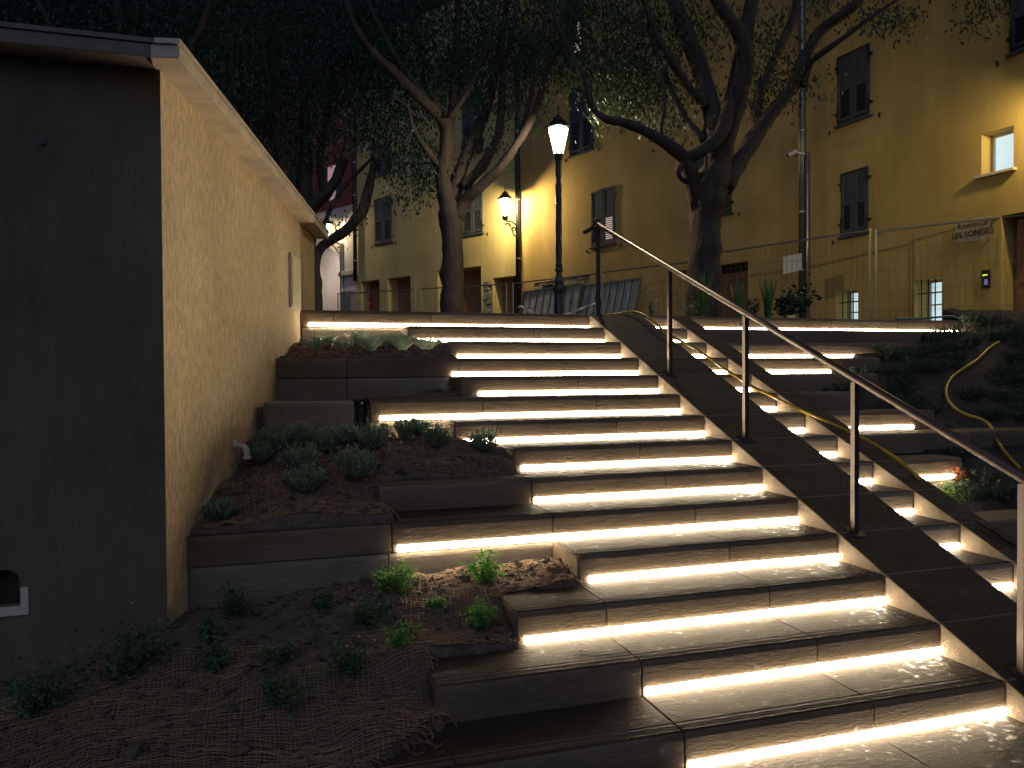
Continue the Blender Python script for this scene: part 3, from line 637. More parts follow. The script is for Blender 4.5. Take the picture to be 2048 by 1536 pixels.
b.poly([(C0.x, C0.y, -.5), (E1.x, E1.y, -.5), (E1.x, E1.y, ZS), (C0.x, C0.y, ZS)]); b.poly([(E1.x, E1.y, -.5), (W1.x, W1.y, -.5), (W1.x, W1.y, ZS), (E1.x, E1.y, ZS)])
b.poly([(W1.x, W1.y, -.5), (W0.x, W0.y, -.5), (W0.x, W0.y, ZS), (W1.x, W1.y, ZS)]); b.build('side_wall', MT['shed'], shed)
OV, TH = .135, .062
nseg = 9
for k in range(nseg):   # edge slabs along the side eaves
    a0 = -OV-.02+(LEN+2*OV)*k/nseg; a1 = -OV-.02+(LEN+2*OV)*(k+1)/nseg; b = MB()
    T = Matrix.Translation((C0.x, C0.y, ZS)) @ Matrix((( -V2.x, U.x, 0, 0), (-V2.y, U.y, 0, 0), (0, 0, 1, 0), (0, 0, 0, 1)))
    b.bbox((-.34 if k else -.02, a0+.0015, .001), (OV, a1-.0015, TH+.001*(k % 2)), T, c=.004); b.build('eaves_slab', MT['coping'], shed)
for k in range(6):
    x1 = C0.x-.02-k*.95; b = MB(); b.bbox((x1-.948, 1.237-OV-.02, ZS+.001), (x1, 1.237+.30, ZS+TH), c=.004); b.build('eaves_slab', MT['coping_top'], shed)  # front eaves slabs coloured darker than the side ones, in place of shade
b = MB(); b.poly([(C0.x-.04, C0.y+.12, ZS+TH+.012), (E1.x-.04, E1.y, ZS+TH+.012), (W1.x, W1.y, ZS+TH+.012), (W0.x, W0.y+.12, ZS+TH+.012)]); b.build('roof', MT['coping_top'], shed)
# lip of mortar along the top edge of the eaves
b = MB(); T = Matrix.Translation((C0.x, C0.y, ZS)) @ Matrix(((-V2.x, U.x, 0, 0), (-V2.y, U.y, 0, 0), (0, 0, 1, 0), (0, 0, 0, 1)))
b.box((.03, -.165, TH+.002), (OV+.008, LEN+.12, TH+.024), T); b.build('roof_edge', MT['coping'], shed)
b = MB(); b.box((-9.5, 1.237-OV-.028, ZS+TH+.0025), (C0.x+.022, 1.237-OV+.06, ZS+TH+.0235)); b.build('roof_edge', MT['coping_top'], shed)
# meter cover near the far end, pipe elbow, small hole
pn = -V2
def onside(x, y, o=0): return onplane(x, y, C0+pn*o, pn)
q = [onside(577, 505), onside(592, 517), onside(595, 628), onside(580, 615)]
ta, tb = (q[0]-C0).dot(U), (q[1]-C0).dot(U); b = MB(); b.bbox((.0, ta, q[3].z-ZS), (.022, tb+.12, q[0].z-ZS), T, c=.003); mc = b.build('meter_cover', MT['ivory'], shed)
b = MB(); b.box((.022, ta+.03, q[3].z-ZS+.02), (.027, tb+.09, q[0].z-ZS-.02), T); b.build('panel', MT['ivory'], mc)
q = onside(468, 900); t0 = (q-C0).dot(U); b = MB(); A = C0+U*t0; zz = q.z
b.tube(smooth_path([tuple(A+Vector((0, 0, zz+.03))-pn*.02), tuple(A+pn*.03+Vector((0, 0, zz+.03))), tuple(A+pn*.075+U*-.02+Vector((0, 0, zz+.01))), tuple(A+pn*.085+U*-.03+Vector((0, 0, zz-.045)))], 5), .020, 10)
b.tube([tuple(A+pn*.002+Vector((0, 0, zz+.03))), tuple(A+pn*.014+Vector((0, 0, zz+.03)))], .034, 12); b.tube([tuple(A+pn*.086+U*-.03+Vector((0, 0, zz-.04))), tuple(A+pn*.088+U*-.032+Vector((0, 0, zz-.06)))], .026, 12)
b.build('drain_spout', MT['ivory'], shed, smooth=True)
q = ony(82, 281, 1.237); b = MB(); b.tube([(q.x, 1.2365, q.z), (q.x, 1.230, q.z)], .022, 12); b.build('pipe_hole', MT['black'], shed)
b = MB(); b.box((vx0-.03, 1.230, vz0-.045), (vx1+.035, 1.2365, vz0-.004)); b.box((vx1+.004, 1.231, vz0-.004), (vx1+.035, 1.2365, vz0+.08)); b.build('vent_sill', MT['ivory'], shed)
b = MB()
for k in range(5): b.box((vx0+.005, 1.27, vz0+.01+k*.028), (vx1-.005, 1.275, vz0+.022+k*.028))
b.build('vent_louvre', MT['iron'], shed)
# black pipe stub in the gap between bed wall blocks
gp = ony(722, 815, YT-5*RUN); t = empty('black_drain_pipe', (gp.x, gp.y, 1.0), 'black drain pipe standing in the gap between two bed wall blocks', 'pipe')
b = MB(); b.lathe((-2.635, YT-5*RUN+.10, 1.02), [(.052, 0), (.052, .18), (.046, .19), (.046, .235), (.058, .24), (.058, .262), (.02, .262)], 16); b.build('pipe', MT['black'], t)
b = MB(); b.tube([(-2.68, YT-5*RUN+.03, 1.27), (-2.62, YT-5*RUN+.06, 1.255), (-2.60, YT-5*RUN+.08, 1.20)], .012, 8); b.build('cable', MT['black'], t)
b = MB(); b.bbox((-2.645, YT-5*RUN+.015, 1.245), (-2.63, YT-5*RUN+.03, 1.262), c=.002); b.build('clip', MT['ivory'], t)

# ------------------------------------------------------------------ facades
class Facade:
    def __init__(s, P0, ang, name, label, mt, smin, smax, zmax=14, z0=ZT-.2):
        s.O = Vector((P0.x, P0.y, 0)); a = R_(ang); s.d = Vector((math.sin(a), math.cos(a), 0)); s.n = Vector((-s.d.y, s.d.x, 0))
        s.r = (smin, smax, z0, zmax); s.op = []; s.mt = mt; s.root = empty(name, (s.O.x, s.O.y, ZT), label, 'building')
    def sz(s, x, y, o=0):
        p = onplane(x, y, s.O+s.n*o, s.n); return (p-s.O).dot(s.d), p.z
    def w(s, u, z, o=0): return s.O + s.d*u + s.n*o + Vector((0, 0, z))
    def rect(s, x0, y0, x1, y1, xb=None):
        """px corners: (x0,y0) top left, (x1,y1) bottom right -> s0<s1 (s grows to the picture's left)"""
        u0, za = s.sz(x0, y0); u1, zb = s.sz(x1, y1); return (min(u0, u1), max(u0, u1), min(za, zb), max(za, zb))
    def opening(s, r, depth, backmt=None, back=True): s.op.append((r, depth)); return r
    def T(s): return lambda p: s.w(p.x, p.z, p.y)     # local (s, outwards, z)
    def build(s):
        u0, u1, z0, z1 = s.r; us = sorted({u0, u1, *[a for r, _ in s.op for a in r[:2]]}); zs = sorted({z0, z1, *[a for r, _ in s.op for a in r[2:]]})
        b = MB()
        for a, c in zip(us[:-1], us[1:]):
            for e, f in zip(zs[:-1], zs[1:]):
                m, k = (a+c)/2, (e+f)/2
                if any(r[0] < m < r[1] and r[2] < k < r[3] for r, _ in s.op): continue
                b.poly([s.w(c, e), s.w(a, e), s.w(a, f), s.w(c, f)])
        for r, dp in s.op:
            a, c, e, f = r
            for A, B in (((a, e), (a, f)), ((a, f), (c, f)), ((c, f), (c, e)), ((c, e), (a, e))):
                b.poly([s.w(*A), s.w(*B), s.w(*B, -dp), s.w(*A, -dp)])
        # thickness: back sheet, ends and top
        t = -.6
        b.poly([s.w(u0, z0, t), s.w(u1, z0, t), s.w(u1, z1, t), s.w(u0, z1, t)])
        for A, B in (((u0, z0), (u0, z1)), ((u0, z1), (u1, z1)), ((u1, z1), (u1, z0))): b.poly([s.w(*A), s.w(*B), s.w(*B, t), s.w(*A, t)])
        b.build('wall', MT[s.mt], s.root)
    def panel(s, name, r, o, mt, th=.04, parent=None, c=None):
        a, cc, e, f = r; b = MB()
        (b.bbox((a, o-th, e), (cc, o, f), s.T(), c=c) if c else b.box((a, o-th, e), (cc, o, f), s.T())); return b.build(name, MT[mt], parent or s.root)
    def shuttered(s, r, lit=False, closed_top=False):
        """closed pair of shutters: solid upper panels, louvred lower panels, iron strap hinges, sill, holdbacks"""
        a, c, e, f = r; s.opening((a+.02, c-.02, e+.03, f-.02), .18); w = empty('window', s.w((a+c)/2, e), None); w.parent = s.root; w.matrix_parent_inverse = parent_inv(s.root)
        w.matrix_parent_inverse = Matrix.Translation(s.root.location).inverted(); off = s.root.location
        def bd(b, nm, mt): 
            o = b.build(nm, MT[mt]); o.parent = w; o.matrix_parent_inverse = Matrix.Translation(w.location).inverted(); return o
        # `w` is a child empty: convert to a mesh frame so that the part itself has shape
        m = (a+c)/2; T = s.T()
        for q, (x0, x1) in enumerate(((a, m-.004), (m+.004, c))):
            b = MB(); fw = .085; zl = e+(f-e)*.47; zm = e+(f-e)*.50
            for p0, p1 in (((x0, e), (x0+fw, f)), ((x1-fw, e), (x1, f)), ((x0+fw, f-fw*1.2), (x1-fw, f)), ((x0+fw, e), (x1-fw, e+fw*1.5)), ((x0+fw, zl), (x1-fw, zm+.03))):
                b.bbox((p0[0], .0, p0[1]), (p1[0], .045, p1[1]), T, c=.005)
            b.box((x0+fw, .008, zm+.03), (x1-fw, .028, f-fw*1.2), T)
            n = 11; z = e+fw*1.5
            for k in range(n):
                za = z+(zl-z)*k/n; zb = z+(zl-z)*(k+.62)/n
                b.add([T(Vector(v)) for v in ((x0+fw, .038, za), (x1-fw, .038, za), (x1-fw, .008, zb), (x0+fw, .008, zb), (x0+fw, .030, za), (x1-fw, .030, za), (x1-fw, .0, zb), (x0+fw, .0, zb))],
                      [(0, 1, 2, 3), (7, 6, 5, 4), (0, 4, 5, 1), (2, 6, 7, 3)])
            bd(b, 'shutter', 'shutter')
            bb = MB(); bb.box((x0+fw-.01, -.02, e+fw), (x1-fw+.01, -.012, zl+.01), T); bd(bb, 'louvre_backing', 'lit' if (lit and q == 0) else 'dark')
            xo, sg = (x0, 1) if q == 0 else (x1, -1)
            for zz, up in ((f-.03, -1), (e+.05, 1)):
                b = MB(); xs = sorted((xo, xo+sg*.36)); b.box((xs[0], .046, zz-.018), (xs[1], .053, zz+.018), T)
                xs = sorted((xo, xo+sg*.036)); zz2 = sorted((zz+up*.022, zz+up*.36)); b.box((xs[0], .046, zz2[0]), (xs[1], .053, zz2[1]), T)
                b.box((min(xo, xo-sg*.06), .0, zz+up*.20-.025), (max(xo, xo-sg*.06), .05, zz+up*.20+.025), T); bd(b, 'hinge', 'iron')
            b = MB(); xh = xo-sg*.24; b.box((xh-.010, .0, e-.13), (xh+.010, .03, e-.04), T); b.box((xh-.03, .03, e-.055), (xh+.02, .045, e-.04), T); bd(b, 'holdback', 'iron')
        b = MB(); b.bbox((a-.07, -.15, e-.05), (c+.07, .075, e-.004), T, c=.006); bd(b, 'sill', 'shutter')
        return w
A0 = atd(1985, 741, 14.0)
def joint(f, px):     # where the sight plane through column px meets facade f's plan line
    p = onplane(px, 741, f.O, f.n); return p
FR = Facade(A0, -5, 'yellow_house', 'tall yellow rendered house at the right with grey shutters', 'yellow', -9, 0, 15)
pj = joint(FR, 1611); FR.r = (-9, (pj-FR.O).dot(FR.d), ZT-.2, 15)
FM = Facade(pj, -17, 'ochre_house', 'broad ochre rendered house behind the street lamp', 'ochre', 0, 0, 15)
pm = joint(FM, 1043); FM.r = (0, (pm-FM.O).dot(FM.d), ZT-.2, 15)
FL = Facade(pm, -30, 'pale_yellow_house', 'pale yellow house with garage doors left of the wall lantern', 'lemon', 0, 0, 15)
pl = joint(FL, 714); FL.r = (0, (pl-FL.O).dot(FL.d), ZT-.2, 15)
FF = Facade(pl, -28, 'arched_passage_house', 'white house with a vaulted passage below a dark red upper storey', 'white', 0, 9, 0)
# --- right facade
for r in ((1677, 116, 1741, 229), (1684, 348, 1738, 463)): FR.shuttered(FR.rect(r[0], r[1]+0, r[2], r[3]))
u0, zt = FR.sz(2023, 12); uu, zb = FR.sz(2023, 108); FR.shuttered((u0-1.25, u0, zb, zt+.35))
def window_part(F, r, depth, paint='ivory', pane='cool', bars=0, mull=(1, 1), name='window', panemask=None):
    F.opening(r, depth); a, c, e, f = r; fw = .05; b = MB(); T = F.T()
    for x0, x1, z0, z1 in ((a, a+fw, e, f), (c-fw, c, e, f), (a+fw, c-fw, f-fw, f), (a+fw, c-fw, e, e+fw)): b.box((x0, -depth+.001, z0), (x1, -depth+.05, z1), T)
    for k in range(1, mull[0]): x = a+(c-a)*k/mull[0]; b.box((x-.02, -depth+.001, e+fw), (x+.02, -depth+.045, f-fw), T)
    for k in range(1, mull[1]): z = e+(f-e)*k/mull[1]; b.box((a+fw, -depth+.001, z-.014), (c-fw, -depth+.04, z+.014), T)
    w = b.build(name, MT[paint], F.root)
    def bd(b, nm, mt): o = b.build(nm, MT[mt]); o.parent = w; o.matrix_parent_inverse = w.matrix_parent_inverse @ F.root.matrix_basis if False else Matrix.Identity(4); 
    b = MB(); b.box((a+.01, -depth-.02, e+.01), (c-.01, -depth+.0, f-.01), T); o = b.build('pane', MT[pane]); o.parent = w; o.matrix_parent_inverse = pinv(w)
    for k in range(bars):
        x = a+(c-a)*(k+.5)/bars; b = MB(); b.tube([F.w(x, e-.0, -.10), F.w(x, f, -.10)], .011, 6); o = b.build('bar', MT['iron']); o.parent = w; o.matrix_parent_inverse = pinv(w)
    if bars:
        b = MB(); z = e+(f-e)*.72; b.tube([F.w(a, z, -.10), F.w(c, z, -.10)], .012, 6); o = b.build('bar', MT['iron']); o.parent = w; o.matrix_parent_inverse = pinv(w)
    return w
def pinv(o):
    """inverse of the world matrix of an object whose mesh already holds world coordinates"""
    m = Matrix.Identity(4); chain = []; q = o
    while q is not None: chain.append(q); q = q.parent
    for q in reversed(chain):
        m = m @ (q.matrix_parent_inverse if q.parent is not None else Matrix.Identity(4)) @ q.matrix_basis
    return m.inverted()
r = FR.rect(1963, 262, 2027, 333); r = (r[0], r[1], FR.sz(1990, 345)[1], FR.sz(1995, 260)[1])
wn = window_part(FR, r, .30); b = MB(); b.bbox((r[0]-.06, -.28, r[2]-.05), (r[1]+.08, .09, r[2]+.0), FR.T(), c=.006); o = b.build('sill', MT['ivory']); o.parent = wn; o.matrix_parent_inverse = pinv(wn)
for (x0, y0, x1) in ((1673, 582, 1716), (1829, 560, 1884)):
    r = FR.rect(x0, y0, x1, 700); window_part(FR, (r[0], r[1], ZT+.15, FR.sz((x0+x1)/2, y0-3)[1]), .42, bars=4, mull=(1, 4))
# door at the right edge
uD, zD = FR.sz(2003, 432); FR.opening((uD-1.5, uD, ZT-.1, zD), .35); dr = FR.panel('door', (uD-1.5, uD, ZT-.1, zD), -.30, 'wood', .05)
for k in range(3):
    z0 = ZT+.15+k*.7; b = MB(); b.bbox((uD-.62, -.30, z0), (uD-.12, -.285, z0+.55), FR.T(), c=.006); o = b.build('door_panel', MT['wood']); o.parent = dr; o.matrix_parent_inverse = pinv(dr)
b = MB(); q = FR.sz(2045, 520, -.28); b.tube([FR.w(q[0]+.03, q[1], -.22), FR.w(q[0]-.03, q[1]+.05, -.22)], .012, 6); o = b.build('handle', MT['galv']); o.parent = dr; o.matrix_parent_inverse = pinv(dr)
# house sign on stand-offs
def text(body, size, F, u, z, o, mt, parent, bold=0, name='lettering'):
    cu = bpy.data.curves.new('t', 'FONT'); cu.body = body; cu.size = size; cu.extrude = .002; cu.align_x = 'CENTER'; cu.offset = bold
    ob = bpy.data.objects.new('t', cu); me = bpy.data.meshes.new_from_object(ob); bpy.data.objects.remove(ob)
    for v in me.vertices: v.co = F.w(u - v.co.x, z+v.co.y, o+v.co.z+.002)
    me.materials.append(MT[mt]); x = bpy.data.objects.new(name, me); COL.objects.link(x); x.parent = parent; x.matrix_parent_inverse = pinv(parent); return x
ua, za = FR.sz(1920, 468); ub, zb2 = FR.sz(1978, 452); um = (ua+ub)/2
zc = (za+zb2)/2; sg = empty('house_sign', FR.w(um, zc), 'clear house sign lettered Résidence LES SONGES beside the door', 'sign')
wS = abs(ua-ub)*.5+.05
mgl = bpy.data.materials.new('clear_acrylic'); mgl.use_nodes = True; N = mgl.node_tree.nodes; l = mgl.node_tree.links; tr = N.new('ShaderNodeBsdfTransparent'); tr.inputs[0].default_value = (.93, .93, .9, 1); mx = N.new('ShaderNodeMixShader'); mx.inputs[0].default_value = .22
l.new(tr.outputs[0], mx.inputs[1]); l.new(N['Principled BSDF'].outputs[0], mx.inputs[2]); l.new(mx.outputs[0], N['Material Output'].inputs[0]); N['Principled BSDF'].inputs['Roughness'].default_value = .15; MT['acrylic'] = mgl
b = MB(); b.box((um-wS, .045, zc-.20), (um+wS, .052, zc+.20), FR.T()); b.build('plate', mgl, sg)
text('Résidence', .14, FR, um, zc+.05, .054, 'black', sg, .0); text('LES SONGES', .15, FR, um, zc-.11, .054, 'black', sg, .002)
for dx in (-1, 1):
    for dz in (-1, 1): b = MB(); b.tube([FR.w(um+dx*(wS-.03), zc+dz*.17, 0), FR.w(um+dx*(wS-.03), zc+dz*.17, .06)], .012, 8); b.build('stud', MT['galv'], sg)
r = (*[FR.sz(x, 556)[0] for x in (1981.5, 1965)], FR.sz(1973, 576)[1], FR.sz(1973, 540)[1])
kp = empty('entry_keypad', FR.w(r[0], r[2]), 'dark door entry keypad with a green display beside the door', 'keypad'); b = MB(); b.bbox((r[0], .001, r[2]), (r[1], .035, r[3]), FR.T(), c=.006); b.build('housing', MT['black'], kp)
hh = r[3]-r[2]; ww = r[1]-r[0]; b = MB(); b.box((r[0]+ww*.25, .0352, r[2]+hh*.68), (r[0]+ww*.85, .037, r[2]+hh*.76), FR.T()); b.build('display', MT['screen_g'], kp)
b = MB()
for i in range(3):
    for j in range(4): b.box((r[0]+ww*(.22+.14*i), .0352, r[2]+hh*(.18+.08*j)), (r[0]+ww*(.31+.14*i), .037, r[2]+hh*(.225+.08*j)), FR.T())
b.build('keys', MT['screen_b'], kp); b = MB(); b.box((r[0]+ww*.25, .0352, r[2]+hh*.58), (r[0]+ww*.8, .0365, r[2]+hh*.60), FR.T()); b.build('speaker_slot', MT['galv'], kp)
def downpipe(p, z0, z1, rad, label, mt='pipe', joints=4):
    t = empty('drainpipe', (p.x, p.y, z0), label, 'drainpipe', 'drainpipes on the house fronts'); b = MB(); b.tube([(p.x, p.y, z0), (p.x, p.y, z1)], rad, 14); b.build('pipe', MT[mt], t, smooth=True)
    for k in range(joints):
        z = z0+(z1-z0)*(k+.6)/joints; b = MB(); b.tube([(p.x, p.y, z), (p.x, p.y, z+.04)], rad*1.18, 14); b.build('bracket', MT['galv'], t)
p = FR.w(FR.sz(1611, 500)[0], 0, .10); downpipe(p, ZT, 13, .075, 'wide zinc drainpipe between the ochre and yellow houses', joints=6)
p = FR.w(FR.sz(1620, 500)[0], 0, .08); downpipe(p, ZT, FR.sz(1620, 305)[1], .035, 'thin bright steel pipe beside the wide drainpipe', mt='galv', joints=3)
# white pipe cap at its foot
q = FR.w(FR.sz(1612, 600)[0], 0, .42); t = empty('vent_pipe', (q.x, q.y, ZT), 'short white plastic vent pipe at the foot of the drainpipe', 'pipe')
b = MB(); b.lathe((q.x, q.y, ZT), [(.09, 0), (.09, .38), (.10, .39), (.10, .43), (.09, .44), (.09, .52), (.10, .53), (.10, .57), (.085, .60)], 14); b.build('pipe', MT['ivory'], t)
# surveillance camera
ca, cb = FM.w(FM.sz(1602, 306)[0], FM.sz(1602, 306)[1], .0), None
q = FM.sz(1590, 306, .3); cm = empty('security_camera', FM.w(q[0], q[1], 0), 'small white security camera left of the wide drainpipe', 'camera')
b = MB(); b.tube([FM.w(q[0]+.12, q[1]-.03, .36), FM.w(q[0]-.06, q[1]+.03, .30)], .045, 12); b.build('body', MT['paint'], cm)
b = MB(); b.tube([FM.w(q[0]+.125, q[1]-.032, .362), FM.w(q[0]+.15, q[1]-.040, .37)], .046, 12); b.build('lens', MT['black'], cm)
b = MB(); b.tube([FM.w(q[0]-.05, q[1]+.0, .29), FM.w(q[0]-.12, q[1]-.02, .15), FM.w(q[0]-.12, q[1]-.02, 0)], .022, 8); b.build('bracket', MT['paint'], cm)
# --- middle facade
FM.shuttered(FM.rect(1184, 384, 1231, 486), lit=True)
FM.shuttered(FM.rect(1141, 180, 1187, 297)); FM.shuttered(FM.rect(1393, 312, 1464, 425)); 
for px in (1141,): 
    u, z = FM.sz(1160, 50); 
FM.shuttered(FM.rect(1122, -10, 1168, 108), lit=True)
u1 = FM.sz(1362, 545)[0]; u0, zt = FM.sz(1496, 522); FM.opening((u0, u1, ZT-.1, zt), .30)
gd = FM.panel('garage_door', (u0, u1, ZT-.1, zt-.20), -.24, 'wood', .05); FM.panel('transom', (u0, u1, zt-.20, zt), -.25, 'dark', .05)
nb = 9
for k in range(nb): b = MB(); b.bbox((u0+(u1-u0)*k/nb+.004, -.24, ZT), (u0+(u1-u0)*(k+1)/nb-.004, -.225, zt-.21), FM.T(), c=.003); o = b.build('board', MT['wood']); o.parent = gd; o.matrix_parent_inverse = pinv(gd)
# exposed masonry patch with low arch
u0, z1 = FM.sz(1180, 549); u1, _ = FM.sz(1068, 570); z1 = FM.sz(1110, 560)[1]
FM.opening((u0, u1, ZT-.1, z1), .06)
uc = FM.sz(1098, 570)[0]; ra = .62; zarc = FM.sz(1098, 569)[1]
rows = int((z1-ZT+.1)/.19); k = 0
rb = FM.panel('masonry_backing', (u0, u1, ZT-.1, z1), -.055, 'rubble', .03)
for j in range(rows+1):
    z = ZT-.1+j*.19; x = u0-(.2 if j % 2 else 0)
    while x < u1:
        w_ = random.uniform(.25, .48); a, c = max(x, u0)+.008, min(x+w_, u1)-.008; x += w_; zz = min(z+.18, z1-.005)
        if c-a < .06 or zz-z < .04: continue
        if math.hypot((a+c)/2-uc, max(0, z+.09-(zarc-ra))) < ra and z < zarc: continue
        b = MB(); b.bbox((a, -.054, z), (c, -.018+random.uniform(-.012, .012), zz), FM.T(), c=.012); b.build('stone', MT['rubble'], FM.root)
b = MB(); arc = [(uc+math.cos(a)*ra, zarc-ra+math.sin(a)*ra) for a in np.linspace(0, math.pi, 14)]
b.poly([FM.w(u, z, -.050) for u, z in [(uc+ra, ZT-.1)]+arc+[(uc-ra, ZT-.1)]]); b.build('dark_arch_void', MT['dark'], FM.root)  # flat dark face painted in for the shaded depth of the arch
b = MB(); ucc, zcc = FM.sz(1224, 562); 
b.add([FM.w(ucc+math.cos(a)*rr*1.1, zcc-.45+math.sin(a)*rr, o_) for o_ in (.001, .02) for rr in (.5,) for a in np.linspace(0, math.pi, 12)], [tuple(range(12, 24)), *[(i, i+1, i+13, i+12) for i in range(11)]]); b.build('render_patch', MT['rubble'], FM.root)
# --- left facade
for r in ((750, 400, 785, 483), (925, 378, 966, 465), (745, 285, 783, 345), (925, 200, 966, 300)): FL.shuttered(FL.rect(*r))
def doorway(F, x0, x1, yt, depth, parts, label=None):
    a = F.sz(x1, yt)[0]; c, zt = F.sz(x0, yt); zt = F.sz((x0+x1)/2, yt)[1]; F.opening((a, c, ZT-.1, zt), depth)
    for nm, f0, f1, g0, g1, mt in parts: F.panel(nm, (a+(c-a)*f0, a+(c-a)*f1, ZT-.1+(zt-ZT+.1)*g0, ZT-.1+(zt-ZT+.1)*g1), -depth+.03, mt, .03)
    return a, c, zt
doorway(FL, 722, 759, 561, .5, [('door', 0, .34, 0, 1, 'dark'), ('door_panel', .345, 1, 0, 1, 'wood')])
doorway(FL, 775, 821, 554, .55, [('door', 0, .48, 0, .62, 'dark'), ('lintel_board', 0, .48, .625, 1, 'wood'), ('door_panel', .485, 1, 0, 1, 'brown')])
a, c, zt = doorway(FL, 875, 962, 537, .6, [('garage_door', 0, 1, 0, 1, 'wood')])
doorway(FL, 986, 1042, 553, .5, [('door_panel', .6, 1, 0, 1, 'brown'), ('door', 0, .595, 0, 1, 'dark'), ])
a, c, zt = doorway(FL, 965, 984, 564, .08, [])
z = ZT
while z < zt-.05:
    x = a
    while x < c-.05:
        w_ = random.uniform(.12, .3); b = MB(); b.bbox((x+.005, -.09, z), (min(x+w_, c)-.005, -.02+random.uniform(-.02, .02), min(z+.15, zt-.01)), FL.T(), c=.012); b.build('stone', MT['rubble'], FL.root); x += w_
    z += .16
q = FL.sz(735, 607, -.3); t = empty('red_round_sign', FL.w(q[0], q[1], -.3), 'small red round disc hung in the leftmost brown doorway', 'sign')
b = MB(); b.tube([FL.w(q[0], q[1], -.42), FL.w(q[0], q[1], -.38)], .21, 18); b.build('disc', MT['redp'], t); b = MB(); b.bbox((q[0]-.05, -.38, q[1]-.04), (q[0]+.05, -.37, q[1]+.04), FL.T(), c=.01); b.build('emblem', MT['paint'], t)
b = MB(); b.tube([FL.w(q[0], q[1]+.2, -.40), FL.w(q[0], q[1]+.5, -.46)], .01, 5); b.build('hanger', MT['iron'], t)
p = FL.w(0, 0, .12); downpipe(p+FL.d*.02, ZT, 12, .085, 'dark drainpipe beside the wall lantern', mt='iron', joints=5)
p = FL.w(FL.r[1]-.1, 0, .12); downpipe(p, FL.sz(715, 562)[1], 12, .08, 'dark drainpipe at the left end of the pale yellow house', mt='iron', joints=5)
# --- far facade with the passage
sA = FF.sz(684, 560)[0]; sB = FF.sz(610, 560)[0]; ztop = FF.sz(680, 415)[1]; FF.r = (0, sB+3, ZT-.2, ztop)
zA = FF.sz(655, 492)[1]; rad_ = (sB-sA)/2; uc = (sA+sB)/2; zspr = zA-rad_*.95
FF.op = []  # wall built around the arch by hand
b = MB(); arc = [(uc+math.cos(a)*rad_, zspr+math.sin(a)*rad_*.95) for a in np.linspace(0, math.pi, 25)]
def fq(a, c, e, f, o=0): b.poly([FF.w(c, e, o), FF.w(a, e, o), FF.w(a, f, o), FF.w(c, f, o)])
fq(0, sA, ZT-.2, ztop); fq(sB, sB+5, ZT-.2, ztop)
for (x0, z0), (x1, z1) in zip(arc[:-1], arc[1:]): b.poly([FF.w(x0, z0), FF.w(x1, z1), FF.w(x1, ztop), FF.w(x0, ztop)])
out = [(sB, ZT-.2)]+arc+[(sA, ZT-.2)]; DP = 9
for (x0, z0), (x1, z1) in zip(out[:-1], out[1:]): b.poly([FF.w(x1, z1), FF.w(x0, z0), FF.w(x0, z0, -DP), FF.w(x1, z1, -DP)])
b.poly([FF.w(sA, ZT-.2, -DP), FF.w(sB, ZT-.2, -DP), FF.w(sB, zA, -DP), FF.w(sA, zA, -DP)]); b.poly([FF.w(0, ztop, 0), FF.w(sB+5, ztop, 0), FF.w(sB+5, ztop, -.6), FF.w(0, ztop, -.6)])
b.build('wall', MT['white'], FF.root)
b = MB(); rr = rad_*.62; 
arc2 = [(sA+.35+rr+math.cos(a)*rr, ZT+1.3+math.sin(a)*rr*1.15) for a in np.linspace(0, math.pi, 16)]
b.add([FF.w(u, z, o_) for o_ in (-3.2, -3.5) for u, z in [(arc2[0][0], ZT-.2)]+arc2+[(arc2[-1][0], ZT-.2)]], [tuple(range(18)), *[(i, i+1, i+19, i+18) for i in range(17)]]); b.build('inner_arch', MT['coping'], FF.root)
b = MB(); b.box((0, -.58, ztop+.004), (sB+5, -.02, 15), FF.T()); b.build('upper_wall', MT['red'], FF.root)
b = MB(); zc = FF.sz(695, 547)[1]; b.bbox((.02, .0, zc-.10), (sA+.1, .14, zc+.10), FF.T(), c=.02); b.build('cornice', MT['coping'], FF.root)
b = MB(); zc = FF.sz(700, 582)[1]; b.bbox((.05, .002, ZT-.2), (sA-.15, .22, zc), FF.T(), c=.03); b.build('stone_pier', MT['rubble'], FF.root)
b = MB(); b.bbox((.0, .002, ZT-.2), (sB+3, .06, ZT), FF.T(), c=.01)
for (x0, y0, x1, y1, dx) in ((655, 335, 672, 397, 1), (598, 347, 612, 377, -1)):
    a, c, e, f = FF.rect(x0, y0, x1, y1); b = MB(); T = FF.T(); b.box((a, -.019, e), (c, -.004, f), T); w = b.build('window', MT['pink'], FF.root)
    for side in (0, 1):
        b = MB(); x = (a-.45, a-.01) if side == 0 else (c+.01, c+.45); b.bbox((x[0], -.018, e), (x[1], .02, f), T, c=.008); o = b.build('shutter', MT['shutter']); o.parent = w; o.matrix_parent_inverse = pinv(w)
    b = MB()
    for k in range(4): b.box((a, .0, e+.15+.22*k), (c, .02, e+.17+.22*k), T)
    o = b.build('window_railing', MT['iron']); o.parent = w; o.matrix_parent_inverse = pinv(w)
for F in (FR, FM, FL): F.build()

